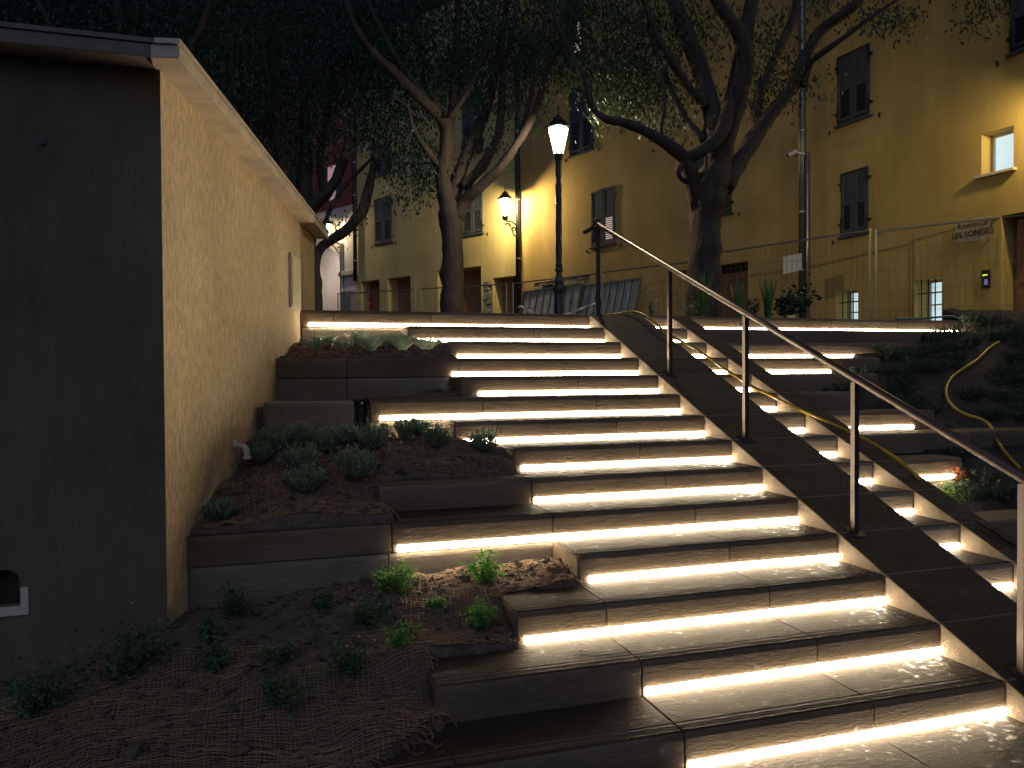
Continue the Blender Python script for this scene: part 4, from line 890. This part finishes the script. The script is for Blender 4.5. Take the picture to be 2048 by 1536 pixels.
# ------------------------------------------------------------------ lanterns
def lantern(t, c, s=1.0, col=(1, .80, .50), power=60, glass='glassy'):
    """six-sided tapering street lantern, c = bottom centre; glazing, frame bars, roof, finial and lamp"""
    c = Vector(c); Hh = .44*s; r0, r1 = .070*s, .150*s; n = 6
    def ring(r, z): return [c+Vector((math.cos(2*math.pi*(j+.5)/n+YAW)*r, math.sin(2*math.pi*(j+.5)/n+YAW)*r, z)) for j in range(n)]
    A, B = ring(r0, .05*s), ring(r1, Hh); b = MB()
    for j in range(n): j2 = (j+1) % n; b.poly([A[j], A[j2], B[j2], B[j]])
    b.build('glass', MT[glass], t)
    b = MB()
    for j in range(n): b.tube([A[j]*1.0, B[j]], .009*s, 5); b.tube([A[j], A[(j+1) % n]], .010*s, 5); b.tube([B[j], B[(j+1) % n]], .013*s, 5)
    b.lathe(c, [(.03*s, -.04*s), (.055*s, -.03*s), (.068*s, .02*s), (.074*s, .05*s)], 12); b.build('frame', MT['lampiron'], t)
    b = MB(); b.lathe(c, [(.165*s, Hh), (.172*s, Hh+.010*s), (.10*s, Hh+.09*s), (.065*s, Hh+.105*s), (.07*s, Hh+.14*s), (.03*s, Hh+.165*s), (.010*s, Hh+.19*s), (.010*s, Hh+.28*s), (.018*s, Hh+.29*s), (.004*s, Hh+.32*s)], 12); b.build('lantern_roof', MT['lampiron'], t)
    l = bpy.data.lights.new('lamp', 'POINT'); l.energy = power*LAMP_E; l.color = col; l.shadow_soft_size = .05*s
    o = bpy.data.objects.new('lamp', l); COL.objects.link(o); o.parent = t; o.matrix_parent_inverse = pinv(t); o.location = c+Vector((0, 0, Hh*.86))
    return o
# glass: glowing but lets the lamp's light out
def glowglass(name, col, s):
    m = bpy.data.materials.new(name); m.use_nodes = True; N = m.node_tree.nodes; l = m.node_tree.links
    e = N.new('ShaderNodeEmission'); e.inputs[0].default_value = (*col, 1); e.inputs[1].default_value = s; t = N.new('ShaderNodeBsdfTransparent'); mx = N.new('ShaderNodeMixShader'); mx.inputs[0].default_value = .5
    l.new(t.outputs[0], mx.inputs[1]); l.new(e.outputs[0], mx.inputs[2]); l.new(mx.outputs[0], N['Material Output'].inputs[0]); return m
MT['glassy'] = glowglass('lantern_glass_white', (1, .93, .78), 7); MT['glassy2'] = glowglass('lantern_glass_warm', (1, .86, .55), 7)
q = atd(1119, 741, 12.6); q.z = ZT
sl = empty('street_lamp', q, 'black cast-iron street lamp with a bright six-sided lantern at the top of the steps', 'street lamp')
zl = atd(1120, 318, 12.6).z; hp = zl-ZT
b = MB()
b.lathe(q, [(.115, 0), (.115, .06), (.092, .10), (.085, .40), (.078, .60)], 12); b.build('pedestal', MT['lampiron'], sl)
b = MB(); b.lathe(q, [(.078, .60), (.100, .65), (.104, .69), (.098, .73), (.070, .76), (.075, .80), (.062, .86), (.050, .90), (.048, .94), (.066, .96), (.066, .985), (.050, 1.01), (.058, 1.05), (.045, 1.08)], 14); b.build('collar', MT['lampiron'], sl)
b = MB(); b.lathe(q, [(.046, 1.08), (.043, hp*.7), (.040, hp-.32), (.047, hp-.30), (.050, hp-.05), (.035, hp-.03), (.03, hp)], 16); b.build('column', MT['lampiron'], sl)
# creeping bands on the column (twisted flutes)
b = MB()
for k in range(6):
    b.tube([(q.x+math.cos(k*1.05+z*3)*.043, q.y+math.sin(k*1.05+z*3)*.043, q.z+z) for z in np.arange(1.12, hp-.35, .08)], .008, 4, cap=False)
b.build('flutes', MT['lampiron'], sl)
lantern(sl, (q.x, q.y, zl), 1.08, (1, .80, .52), 400)
def wall_lantern(base, n, reach, zb, s, label, col, power, glass='glassy2', out=None, group='wall lanterns on brackets'):
    """scrolled wall bracket carrying a lantern; base = wall point, n = outward direction"""
    t = empty('wall_lantern', base, label, 'wall lantern', group); base = Vector(base); n = Vector(n).normalized(); b = MB()
    b.box((-.03, -.03, -.42), (.03, .012, .12), Matrix.Translation(base) @ Matrix.Rotation(math.atan2(n.y, n.x)-math.pi/2, 4, 'Z')); b.build('back_plate', MT['iron'], t)
    tip = base+n*reach+Vector((0, 0, .12)); b = MB()
    b.tube(smooth_path([tuple(base), tuple(base+n*reach*.35+Vector((0, 0, .10))), tuple(base+n*reach*.8+Vector((0, 0, .10))), tuple(tip)], 5), .027, 6)
    b.tube(smooth_path([tuple(base-Vector((0, 0, .36))), tuple(base+n*reach*.28-Vector((0, 0, .30))), tuple(base+n*reach*.52-Vector((0, 0, .08))), tuple(base+n*reach*.85+Vector((0, 0, .04)))], 5), .022, 6)
    for cx, cz, rr in ((.25, -.12, .085), (.62, .0, .05), (.95, -.02, .04)):
        b.tube([base+n*(reach*cx+math.cos(a)*rr*(1-a/18))+Vector((0, 0, cz+math.sin(a)*rr*(1-a/18))) for a in np.linspace(0, 9, 20)], .015, 5)
    b.build('bracket', MT['iron'], t); lantern(t, tip+Vector((0, 0, .04)), s*1.32, col, power, glass); return t
# lantern on the corner between ochre and pale yellow houses
D0 = (Vector(pm)-CAM).dot(FW); base = FL.w(-.02, atd(1048, 455, D0).z, .22)
tipdir = (FL.n*.9+FM.n*.1 + RT*.12).normalized()
wall_lantern(base, tipdir, .62, 0, 1.12, 'glowing lantern on a scrolled bracket at the corner drainpipe', (1, .76, .38), 1150)
# lantern by the arched passage
D1 = (Vector(pl)-CAM).dot(FW); pb = onplane(686, 492, FF.O, FF.n)
wall_lantern(Vector((pb.x, pb.y, pb.z)), (FF.n-RT*.35).normalized(), .72, 0, 1.2, 'glowing lantern on a scrolled bracket beside the arched passage', (1, .80, .50), 230)
ps = empty('lantern_pipe', (pb.x, pb.y, ZT), 'pale vertical conduit pipe beside the arched passage', 'pipe'); b = MB(); pc = Vector((pb.x, pb.y, 0))+FF.n*.08; b.tube([(pc.x, pc.y, ZT), (pc.x, pc.y, pb.z+.1)], .075, 10); b.build('pipe', MT['galv'], ps)
# ceiling lamp inside the passage
t = empty('passage_lamp', FF.w(uc, zA-.3, -4.5), 'white ceiling lamp inside the vaulted passage', 'lamp'); b = MB(); b.lathe(FF.w(uc+.6, zA-.5, -3), [(.25, .05), (.28, 0), (.2, -.1), (.05, -.13)], 16); b.build('shade', emis('passage_lamp_glass', (1, .92, .95), 10), t)
l = bpy.data.lights.new('passage_light', 'POINT'); l.energy = 40; l.color = (1, .86, .82); l.shadow_soft_size = .15; o = bpy.data.objects.new('light', l); COL.objects.link(o); o.parent = t; o.matrix_parent_inverse = pinv(t); o.location = FF.w(uc+.2, zA-.9, -1.8)
b = MB(); b.tube([FF.w(uc+.6, zA-.45, -3), FF.w(uc+.6, zA-.05, -3)], .02, 6); b.build('stem', MT['iron'], t)
# lantern on the yellow house just beyond the right edge, the one that lights this wall
uq, zq = FR.sz(2165, 290); wall_lantern(FR.w(uq, zq, 0), FR.n, .42, 0, 1.12, 'lantern on the yellow house beyond the door', (1, .74, .30), 330)

# ------------------------------------------------------------------ builders' fence
def fence(pa, pb_, label, n_v=None, z1=None, wob=1.0, full=True):
    a, c = Vector(pa), Vector(pb_); d = c-a; L = Vector((d.x, d.y, 0)).length; t = empty('fence_panel', (a.x, a.y, ZT), label, 'fence panel', 'wire fence panels in front of the houses')
    zt_ = (a.z+c.z)/2; bt = ZT+.12
    b = MB(); b.tube([a, c], .021, 8); b.build('top_rail', MT['galv'], t); b = MB(); b.tube([(a.x, a.y, bt), (c.x, c.y, bt)], .018, 6); b.build('bottom_rail', MT['galv'], t)
    for P in (a, c): b = MB(); b.tube([(P.x, P.y, ZT), (P.x, P.y, P.z+.03)], .021, 8); b.build('post', MT['galv'], t)
    nv = int(L/.125); b = MB(); rw = .0034
    nn = Vector((-d.y, d.x, 0)).normalized()
    for k in range(1, nv):
        q = k/nv; top = a.lerp(c, q); pts = []
        for j in range(9):
            z = top.z+(bt-top.z)*j/8; w_ = .03*wob*noise.noise(Vector((q*7, z*1.6, 4)))+.012*wob*noise.noise(Vector((q*30, z*3, 8)))
            pts.append(Vector((top.x, top.y, z))+Vector((d.x, d.y, 0)).normalized()*w_+nn*w_*.5)
        b.tube(pts, rw, 3, cap=False)
    for k in range(1, 6):
        z = .38*k
        b.tube([Vector((a.x+d.x*q, a.y+d.y*q, a.z+d.z*q-z+.02*wob*noise.noise(Vector((q*9, k, 2))))) for q in np.linspace(0, 1, 24)], rw, 3, cap=False)
    b.build('wire_mesh', MT['wire'], t, kind='stuff')
    for P in (a, c):
        f = MB(); f.bbox((P.x-.30, P.y-.11, ZT-.018), (P.x+.30, P.y+.11, ZT+.10), c=.02); f.build('foot', MT['dullstone'], t)
    return t
ZF = ZT+2.0
def onzf(x, y): return onz(x, y, ZF)
wobs = 1.6
fence(onzf(2120, 421), onzf(1753, 463), 'bent wire fence panel in front of the house door', wob=2.2)
fence(onzf(1740, 460), onzf(1398, 511), 'wire fence panel in front of the wide drainpipe', wob=1.2)
fence(onzf(1388, 523), onzf(1205, 545), 'wire fence panel left of the big tree trunk', wob=.8)
fence(onzf(1195, 547), onzf(1026, 567), 'wire fence panel behind the street lamp', wob=.8)
fence(onzf(1013, 568), onzf(842, 578), 'wire fence panel behind the middle tree', wob=.8)
fence(onzf(830, 579), onzf(676, 588), 'wire fence panel in front of the small doorways', wob=.8)
# white board tied to the fence
pa = onzf(1740, 460); pb2 = onzf(1398, 511); dd = Vector((pa.x-pb2.x, pa.y-pb2.y, 0)).normalized(); nn = Vector((-dd.y, dd.x, 0)); 
c1 = onplane(1565, 513, pb2, nn); c2 = onplane(1602, 544, pb2, nn); t = empty('notice_board', ((c1.x+c2.x)/2, (c1.y+c2.y)/2, c2.z), 'blank white board tied behind the wire fence by the drainpipe', 'board')
sd = 1 if nn.dot(FW) > 0 else -1; b = MB(); o_ = nn*sd*.02
b.add([c1+o_, Vector((c2.x, c2.y, c1.z+.02))+o_, c2+o_+Vector((0, 0, .04)), Vector((c1.x, c1.y, c2.z))+o_, c1+o_*1.4, Vector((c2.x, c2.y, c1.z+.02))+o_*1.4, c2+o_*1.4+Vector((0, 0, .04)), Vector((c1.x, c1.y, c2.z))+o_*1.4], [(0,1,2,3),(7,6,5,4),(0,4,5,1),(1,5,6,2),(2,6,7,3),(3,7,4,0)]); b.build('board', MT['paint'], t)
for u, z in ((.08, .9), (.92, .9), (.08, .1), (.92, .1)): P = c1.lerp(c2, u); P.z = c2.z+(c1.z-c2.z)*z+.02; b = MB(); b.tube([P+o_*1.5, P-o_*.6], .006, 5); b.build('cable_tie', MT['black'], t)
# ribbed steel site panels leaning on the ochre wall
for k, (x0, x1, yt0, yt1, lab) in enumerate(((1046, 1158, 583, 572, 'ribbed grey steel site panel behind the street lamp'), (1165, 1275, 571, 561, 'ribbed grey steel site panel leaning by the first handrail post'))):
    P0 = FM.sz(x0, yt0, .8); P1 = FM.sz(x1, yt1, .8); a, c = P1[0], P0[0]; zt_ = max(ZT+1.2, (P0[1]+P1[1])/2); t = empty('steel_site_panel', FM.w((a+c)/2, ZT, 1.2), lab, 'steel panel', 'ribbed steel panels leaning on the ochre wall')
    def TT(p, zt_=zt_): return FM.w(p.x - (p.z)*.06, ZT+p.z*1.0, 1.15+p.y-.35*p.z/(zt_-ZT)*1.0)
    hh = zt_-ZT; b = MB(); b.box((a, -.01, .02), (c, .0, hh), TT); b.build('panel', MT['sheet'], t); n = 8
    for j in range(n+1): x = a+(c-a)*j/n; b = MB(); b.box((x-.010, .0, .02), (x+.010, .015, hh), TT); b.build('rib', MT['iron'], t)
    b = MB(); b.box((a-.03, -.02, hh), (c+.03, .04, hh+.04), TT); b.build('top_rail', MT['galv'], t)
    for x in (a-.04, c+.04): b = MB(); b.box((x-.02, -.02, 0), (x+.02, .045, hh+.04), TT); b.build('side_rail', MT['galv'], t)
# plastic tape sagging behind the top step
def ribbon(pts, w, name, label, cat, mt):
    P = [Vector(p[:3]) for p in smooth_path(pts, 8)]; b = MB(); vs = []
    for i, p in enumerate(P): a = math.sin(i*.7)*.8; o = Vector((0, math.sin(a)*w*.5, math.cos(a)*w*.5)); vs += [p-o, p+o]
    b.add(vs, [(2*i, 2*i+1, 2*i+3, 2*i+2) for i in range(len(P)-1)]); o = b.build(name, MT[mt], label=label, cat=cat); s_ = o.modifiers.new('s', 'SOLIDIFY'); s_.thickness = .002; return o
ribbon([tuple(atd(x, y, 12.2)) for x, y in ((1036, 616), (1040, 612), (1052, 617), (1068, 626), (1100, 634), (1140, 626), (1165, 616), (1190, 606))], .03, 'barrier_tape', 'thin pale barrier tape sagging behind the top step', 'tape', 'paint')

# ------------------------------------------------------------------ hoses
def hose(pts, r, label, mt='hose', name='garden_hose', k=10):
    b = MB(); P = smooth_path([tuple(p) for p in pts], k); b.tube(P, r, 10); o = b.build(name, MT[mt], smooth=True, label=label, cat='hose'); return o
def cz(px, py, o): return onslope(px, py, o)
hose([onz(1205, 629, ZT+.02)+Vector((0, .5, 0)), onz(1232, 628, ZT+.018), onz(1268, 623.5, ZT+.035), onslope(1300, 637, .10), onslope(1337, 668, .05), onslope(1395, 700, .03), onslope(1450, 738, .02), onslope(1500, 770, .02), onslope(1560, 800, .02),
      onslope(1620, 828, .03), onslope(1680, 855, .03), onslope(1740, 884, .04), onslope(1790, 915, .06), onslope(1825, 945, .03), onslope(1846, 972, -.03), onslope(1870, 1010, -.10)], .0125, 'yellow hose running down the narrow steps over the second cheek wall')
hose(hz, .014, 'second yellow hose looping down the dark planted slope')
hose([onslope(1950, 1042, .03), onslope(1985, 1062, .02), onslope(2020, 1085, .015), onslope(2060, 1105, .015), onslope(2110, 1135, .015)], .007, 'thin dark hose lying along the second cheek wall at the right', mt='black', name='black_cable')
hose([onz(1790, 638, ZT+.02), onz(1840, 637, ZT+.03), onz(1880, 634, ZT+.05), onz(1905, 633, ZT+.06), ony(1930, 645, YT-.03), ony(1965, 661, YT-.1), ony(1985, 690, YT-.3)], .013, 'green hose dropping over the right end of the top step', mt='teal')
# glowing joint seen between the stones at far right
p = soil_at(2000, 664, hR, 6, 13); q = ony(1999, 663, 5.2)
t = empty('spot_light', q, 'tiny lit ground spotlight among the plants at the far right', 'light'); b = MB(); b.bbox((q.x-.035, q.y-.02, q.z-.01), (q.x+.035, q.y+.02, q.z+.008), c=.003); b.build('lens', emis('spot_lens', (1, .85, .6), 5), t); b = MB(); b.bbox((q.x-.045, q.y-.015, q.z-.12), (q.x+.045, q.y+.03, q.z-.012), c=.006); b.build('housing', MT['black'], t)
# stray twig on the tread, crumbs
p = onz(1208, 1297, .16); b = MB(); L = [p+Vector((math.cos(a)*.12*(1+.1*math.sin(3*a)), math.sin(a)*.05, .004)) for a in np.linspace(2.6, 5.6, 18)]; b.tube(L, .0022, 5); b.build('dry_stalk', MT['fibre'], label='thin curled dry stalk lying on a lit tread', cat='stalk')
b = MB()
for _ in range(120):
    i = random.randint(3, 13); x = random.uniform(-2.6, -.05); y = YT-i*RUN+random.uniform(.1, .37); z = ZT-i*H
    if x < START[i]+.05: continue
    r = random.uniform(.0015, .0035); b.box((x-r, y-r, z-.001), (x+r, y+r*.8, z+r*.8))
b.build('grit', MT['soil'], label='grit and crumbs scattered on the treads', cat='grit', kind='stuff')

# ------------------------------------------------------------------ trees
def tree(name, label, D, limbs, zones, mt='leaf', lsz=.078, group='plane-like trees in front of the houses', asp=.42):
    base = atd(limbs[0][1][0][0], 741, D); t = empty(name, (base.x, base.y, ZT), label, 'tree'); k = 0; ends = []
    for nm, pts in limbs:
        P = []; R2 = []
        for p in smooth_path([(x, y, r, dz) for x, y, r, dz in [(q+(0,))[:4] if len(q) == 3 else q for q in pts]], 5):
            w = atd(p[0], p[1], D+p[3]); P.append(w); R2.append(max(.004, p[2]*(D+p[3])/F_PX))
        if nm == 'trunk': P[0].z = ZT-.1
        b = MB(); b.tube(P, R2, 12 if R2[0] > .08 else 8, jit=.28); b.build(nm, MT['bark'], t, smooth=True)
        ends += P[len(P)//2:]
    Ps = []; Ds = []
    for (x, y, rx, ry, dd, n) in zones:
        nc = max(1, n//18)
        for _ in range(nc):
            a = random.random()*6.28; q = math.sqrt(random.random()); cx, cy = x+math.cos(a)*rx*q, y+math.sin(a)*ry*q; c = atd(cx, cy, D+random.uniform(-dd*.35, dd*1.6))
            sp = .16; L = rng.normal(size=(18, 3))*sp*np.array([1, 1, .8]) + np.array(c); Ps.append(L)
            di = rng.normal(size=(18, 3))*.55; di[:, 2] = -1+rng.normal(size=18)*.35; Ds.append(di)
            if random.random() < .5 and n < 3000:
                pass
    if Ps:
        v, f = leafset(np.concatenate(Ps), np.concatenate(Ds), lsz, asp); mesh_np('crown', v, f, MT[mt], t, kind='stuff')
    return t
tree('tree', 'big multi-limbed tree with a thick trunk behind the handrail', 11.6, [
    ('trunk', [(1410, 660, 38), (1410, 620, 35), (1408, 560, 33), (1410, 500, 31), (1412, 440, 31), (1418, 395, 37), (1428, 350, 33), (1433, 320, 26), (1430, 255, 23), (1415, 190, 19, .2), (1395, 120, 17, .3), (1370, 60, 15, .4), (1340, -20, 12, .5), (1300, -120, 8, .6)]),
    ('limb', [(1402, 420, 20), (1388, 375, 17, -.1), (1378, 335, 16, -.2), (1360, 308, 13, -.3), (1312, 275, 11.5, -.5), (1262, 250, 9.5, -.6), (1212, 238, 8, -.7), (1186, 215, 6.5, -.7), (1165, 150, 5, -.7), (1130, 80, 4, -.6), (1100, 10, 3, -.5)]),
    ('limb', [(1368, 318, 12, -.25), (1405, 302, 12.5, -.3), (1440, 270, 13, -.3), (1457, 220, 15, -.2), (1472, 160, 15, -.1), (1488, 90, 15), (1500, 20, 13), (1512, -60, 10)]),
    ('limb', [(1440, 330, 20), (1458, 260, 18, -.1), (1478, 190, 17, -.2), (1490, 110, 16, -.3), (1470, 55, 14, -.4), (1438, 10, 12, -.5), (1400, -60, 8, -.6)]),
    ('limb', [(1445, 375, 22), (1478, 325, 17, .1), (1512, 270, 16, .2), (1542, 226, 14, .2), (1578, 185, 12, .2), (1606, 120, 12, .1), (1642, 62, 11), (1700, 18, 10, -.2), (1760, -40, 8, -.4)]),
    ('limb', [(1518, 262, 11, .2), (1514, 215, 10, .3), (1530, 160, 9, .4), (1560, 95, 9, .5), (1588, 30, 8, .6), (1600, -40, 6, .6)]),
    ('limb', [(1408, 280, 9), (1372, 240, 8, .1), (1346, 190, 8, .2), (1322, 130, 7, .3), (1302, 60, 6, .4), (1292, -20, 5, .5)]),
    ('limb', [(1412, 215, 9), (1375, 170, 8, -.2), (1335, 112, 8, -.4), (1305, 50, 7, -.5), (1280, -20, 5, -.6)]),
    ('limb', [(1606, 175, 8, .2), (1620, 130, 7, .1), (1642, 108, 6, -.1), (1692, 72, 5, -.3), (1745, 32, 4, -.5), (1810, -10, 3, -.6)]),
    ('limb', [(1358, 308, 6, -.3), (1338, 285, 5, -.35), (1322, 262, 4, -.4), (1330, 205, 3.5, -.4), (1322, 140, 3, -.4)]),
    ('aerial_root', [(1412, 300, 3, -.35), (1413, 330, 2.5, -.4), (1408, 360, 3, -.4), (1402, 385, 2.5, -.3)]),
    ('stub', [(1368, 322, 6, -.3), (1358, 340, 7, -.33), (1360, 354, 5, -.3), (1372, 366, 4, -.1)])],
    [(1190, 80, 110, 100, 1.2, 4000), (1250, 160, 60, 60, .8, 1500), (1300, 190, 50, 60, .8, 900), (1330, 60, 80, 60, 1, 1300), (1450, 60, 120, 60, 1, 900), (1550, 120, 50, 70, .8, 600), (1628, 168, 26, 18, .5, 160), (1520, 190, 45, 30, .6, 420),
     (1770, 35, 60, 26, .6, 420), (1980, 20, 45, 26, .6, 300), (1945, 55, 12, 12, .3, 36), (1215, 225, 30, 22, .5, 260), (1340, 245, 25, 18, .4, 160), (1650, 15, 100, 30, .8, 360), (1380, 180, 50, 40, .8, 250)])
tree('tree', 'slender tree with rising limbs left of the street lamp', 14.0, [
    ('trunk', [(905, 660, 26), (905, 620, 24), (905, 540, 21.5), (904, 470, 21), (900, 425, 23), (892, 390, 17), (884, 350, 14), (890, 310, 13), (893, 280, 13), (888, 240, 14), (850, 205, 11, -.3), (795, 150, 10, -.6), (735, 92, 8, -.9), (700, 30, 7, -1.1), (685, -60, 5, -1.2)]),
    ('limb', [(912, 440, 15), (932, 400, 12, -.1), (970, 365, 10, -.3), (1008, 325, 9, -.5), (1050, 262, 8, -.7), (1078, 200, 7, -.8), (1100, 130, 6, -.9), (1135, 65, 5, -1), (1155, -10, 4, -1)]),
    ('limb', [(902, 430, 14, .1), (912, 370, 13, .2), (938, 300, 12, .4), (965, 240, 11, .5), (988, 160, 9, .6), (1005, 70, 7, .7), (1018, -30, 5, .7)]),
    ('limb', [(925, 375, 11, .1), (962, 335, 10, .1), (995, 280, 10, .1), (1002, 225, 8, .1), (1008, 140, 6, .2), (1030, 40, 5, .2), (1040, -40, 4, .3)]),
    ('limb', [(893, 300, 11), (902, 240, 10, .2), (911, 160, 9, .3), (916, 60, 7, .4), (918, -40, 5, .5)]),
    ('limb', [(886, 250, 9, .1), (860, 185, 8, .3), (838, 110, 7, .4), (822, 20, 5, .5), (815, -60, 4, .5)]),
    ('limb', [(868, 220, 8, -.2), (815, 150, 7, -.2), (770, 75, 6, -.3), (735, 0, 5, -.4), (710, -70, 4, -.4)]),
    ('limb', [(897, 235, 7, -.2), (930, 190, 6, -.4), (965, 120, 5, -.5), (985, 40, 4, -.6), (995, -50, 3, -.6)]),
    ('limb', [(1040, 275, 5, -.6), (1062, 190, 5, -.7), (1078, 120, 4, -.8), (1090, 30, 3, -.8)]),
    ('limb', [(880, 335, 7), (852, 298, 6, -.2), (825, 255, 5, -.3), (815, 215, 4, -.4), (780, 190, 3, -.5)])],
    [(900, 40, 260, 130, 1.6, 21000), (830, 170, 150, 70, 1.2, 4600), (1000, 140, 110, 90, 1.2, 3600), (830, 325, 60, 40, .8, 1500), (850, 370, 45, 25, .6, 420), (800, 400, 25, 22, .4, 130), (990, 290, 40, 25, .6, 240), (780, 250, 70, 50, 1, 1500), (1060, 230, 40, 30, .6, 300)], mt='leafdark')
tree('tree', 'dark leaning tree rising behind the roof edge of the outbuilding', 15.0, [
    ('trunk', [(634, 680, 14), (634, 620, 12), (632, 560, 11), (632, 520, 10), (645, 492, 9.5), (690, 462, 10, -.2), (722, 425, 11, -.3), (735, 390, 10, -.3), (745, 340, 7, -.4), (757, 295, 6, -.4), (775, 255, 5, -.4), (790, 222, 4, -.5), (830, 160, 3, -.5)]),
    ('limb', [(610, 520, 26, .3), (606, 460, 24, .3), (612, 420, 22, .3), (610, 360, 16, .3), (612, 280, 12, .4), (606, 180, 9, .5), (600, 60, 6, .6)]),
    ('limb', [(622, 415, 14, .1), (655, 385, 11), (680, 340, 10, -.1), (700, 280, 10, -.2), (715, 220, 8, -.3), (735, 150, 6, -.4), (745, 60, 4, -.5)]),
    ('limb', [(600, 440, 14, .2), (580, 390, 11, .1), (565, 330, 9), (545, 240, 7), (530, 120, 5), (520, 20, 4)]),
    ('limb', [(640, 468, 5, -.1), (665, 410, 4.5, -.2), (690, 372, 4, -.2), (742, 318, 3, -.3), (752, 300, 2.5, -.3)]),
    ('limb', [(720, 265, 4, -.3), (765, 245, 3.5, -.4), (795, 225, 3, -.4), (800, 205, 2.5, -.4)]),
    ('limb', [(650, 390, 9, .4), (640, 320, 8, .5), (655, 230, 7, .6), (668, 120, 5, .7), (670, 0, 4, .7)])],
    [(560, 60, 260, 160, 1.6, 24000), (620, 230, 120, 90, 1.2, 5200), (690, 130, 120, 80, 1.2, 4200), (560, 330, 50, 40, .8, 1100), (690, 440, 30, 22, .3, 130), (760, 260, 50, 30, .6, 420), (505, 250, 90, 90, 1.2, 3600)], mt='leafdark')
tree('tree', 'dense dark evergreen crown behind the outbuilding at the far left', 13.0, [
    ('trunk', [(260, 660, 26), (262, 420, 22), (255, 260, 18), (240, 100, 12), (235, -60, 8)]),
    ('limb', [(258, 280, 12), (330, 180, 9, -.3), (400, 60, 6, -.5), (430, -40, 4, -.5)]), ('limb', [(255, 260, 12), (170, 150, 9, -.3), (90, 30, 6, -.5), (50, -60, 4, -.5)])],
    [(200, 20, 300, 150, 1.8, 26000), (330, 110, 180, 130, 1.4, 10000), (60, -20, 160, 120, 1.6, 8000)], mt='leafdark')
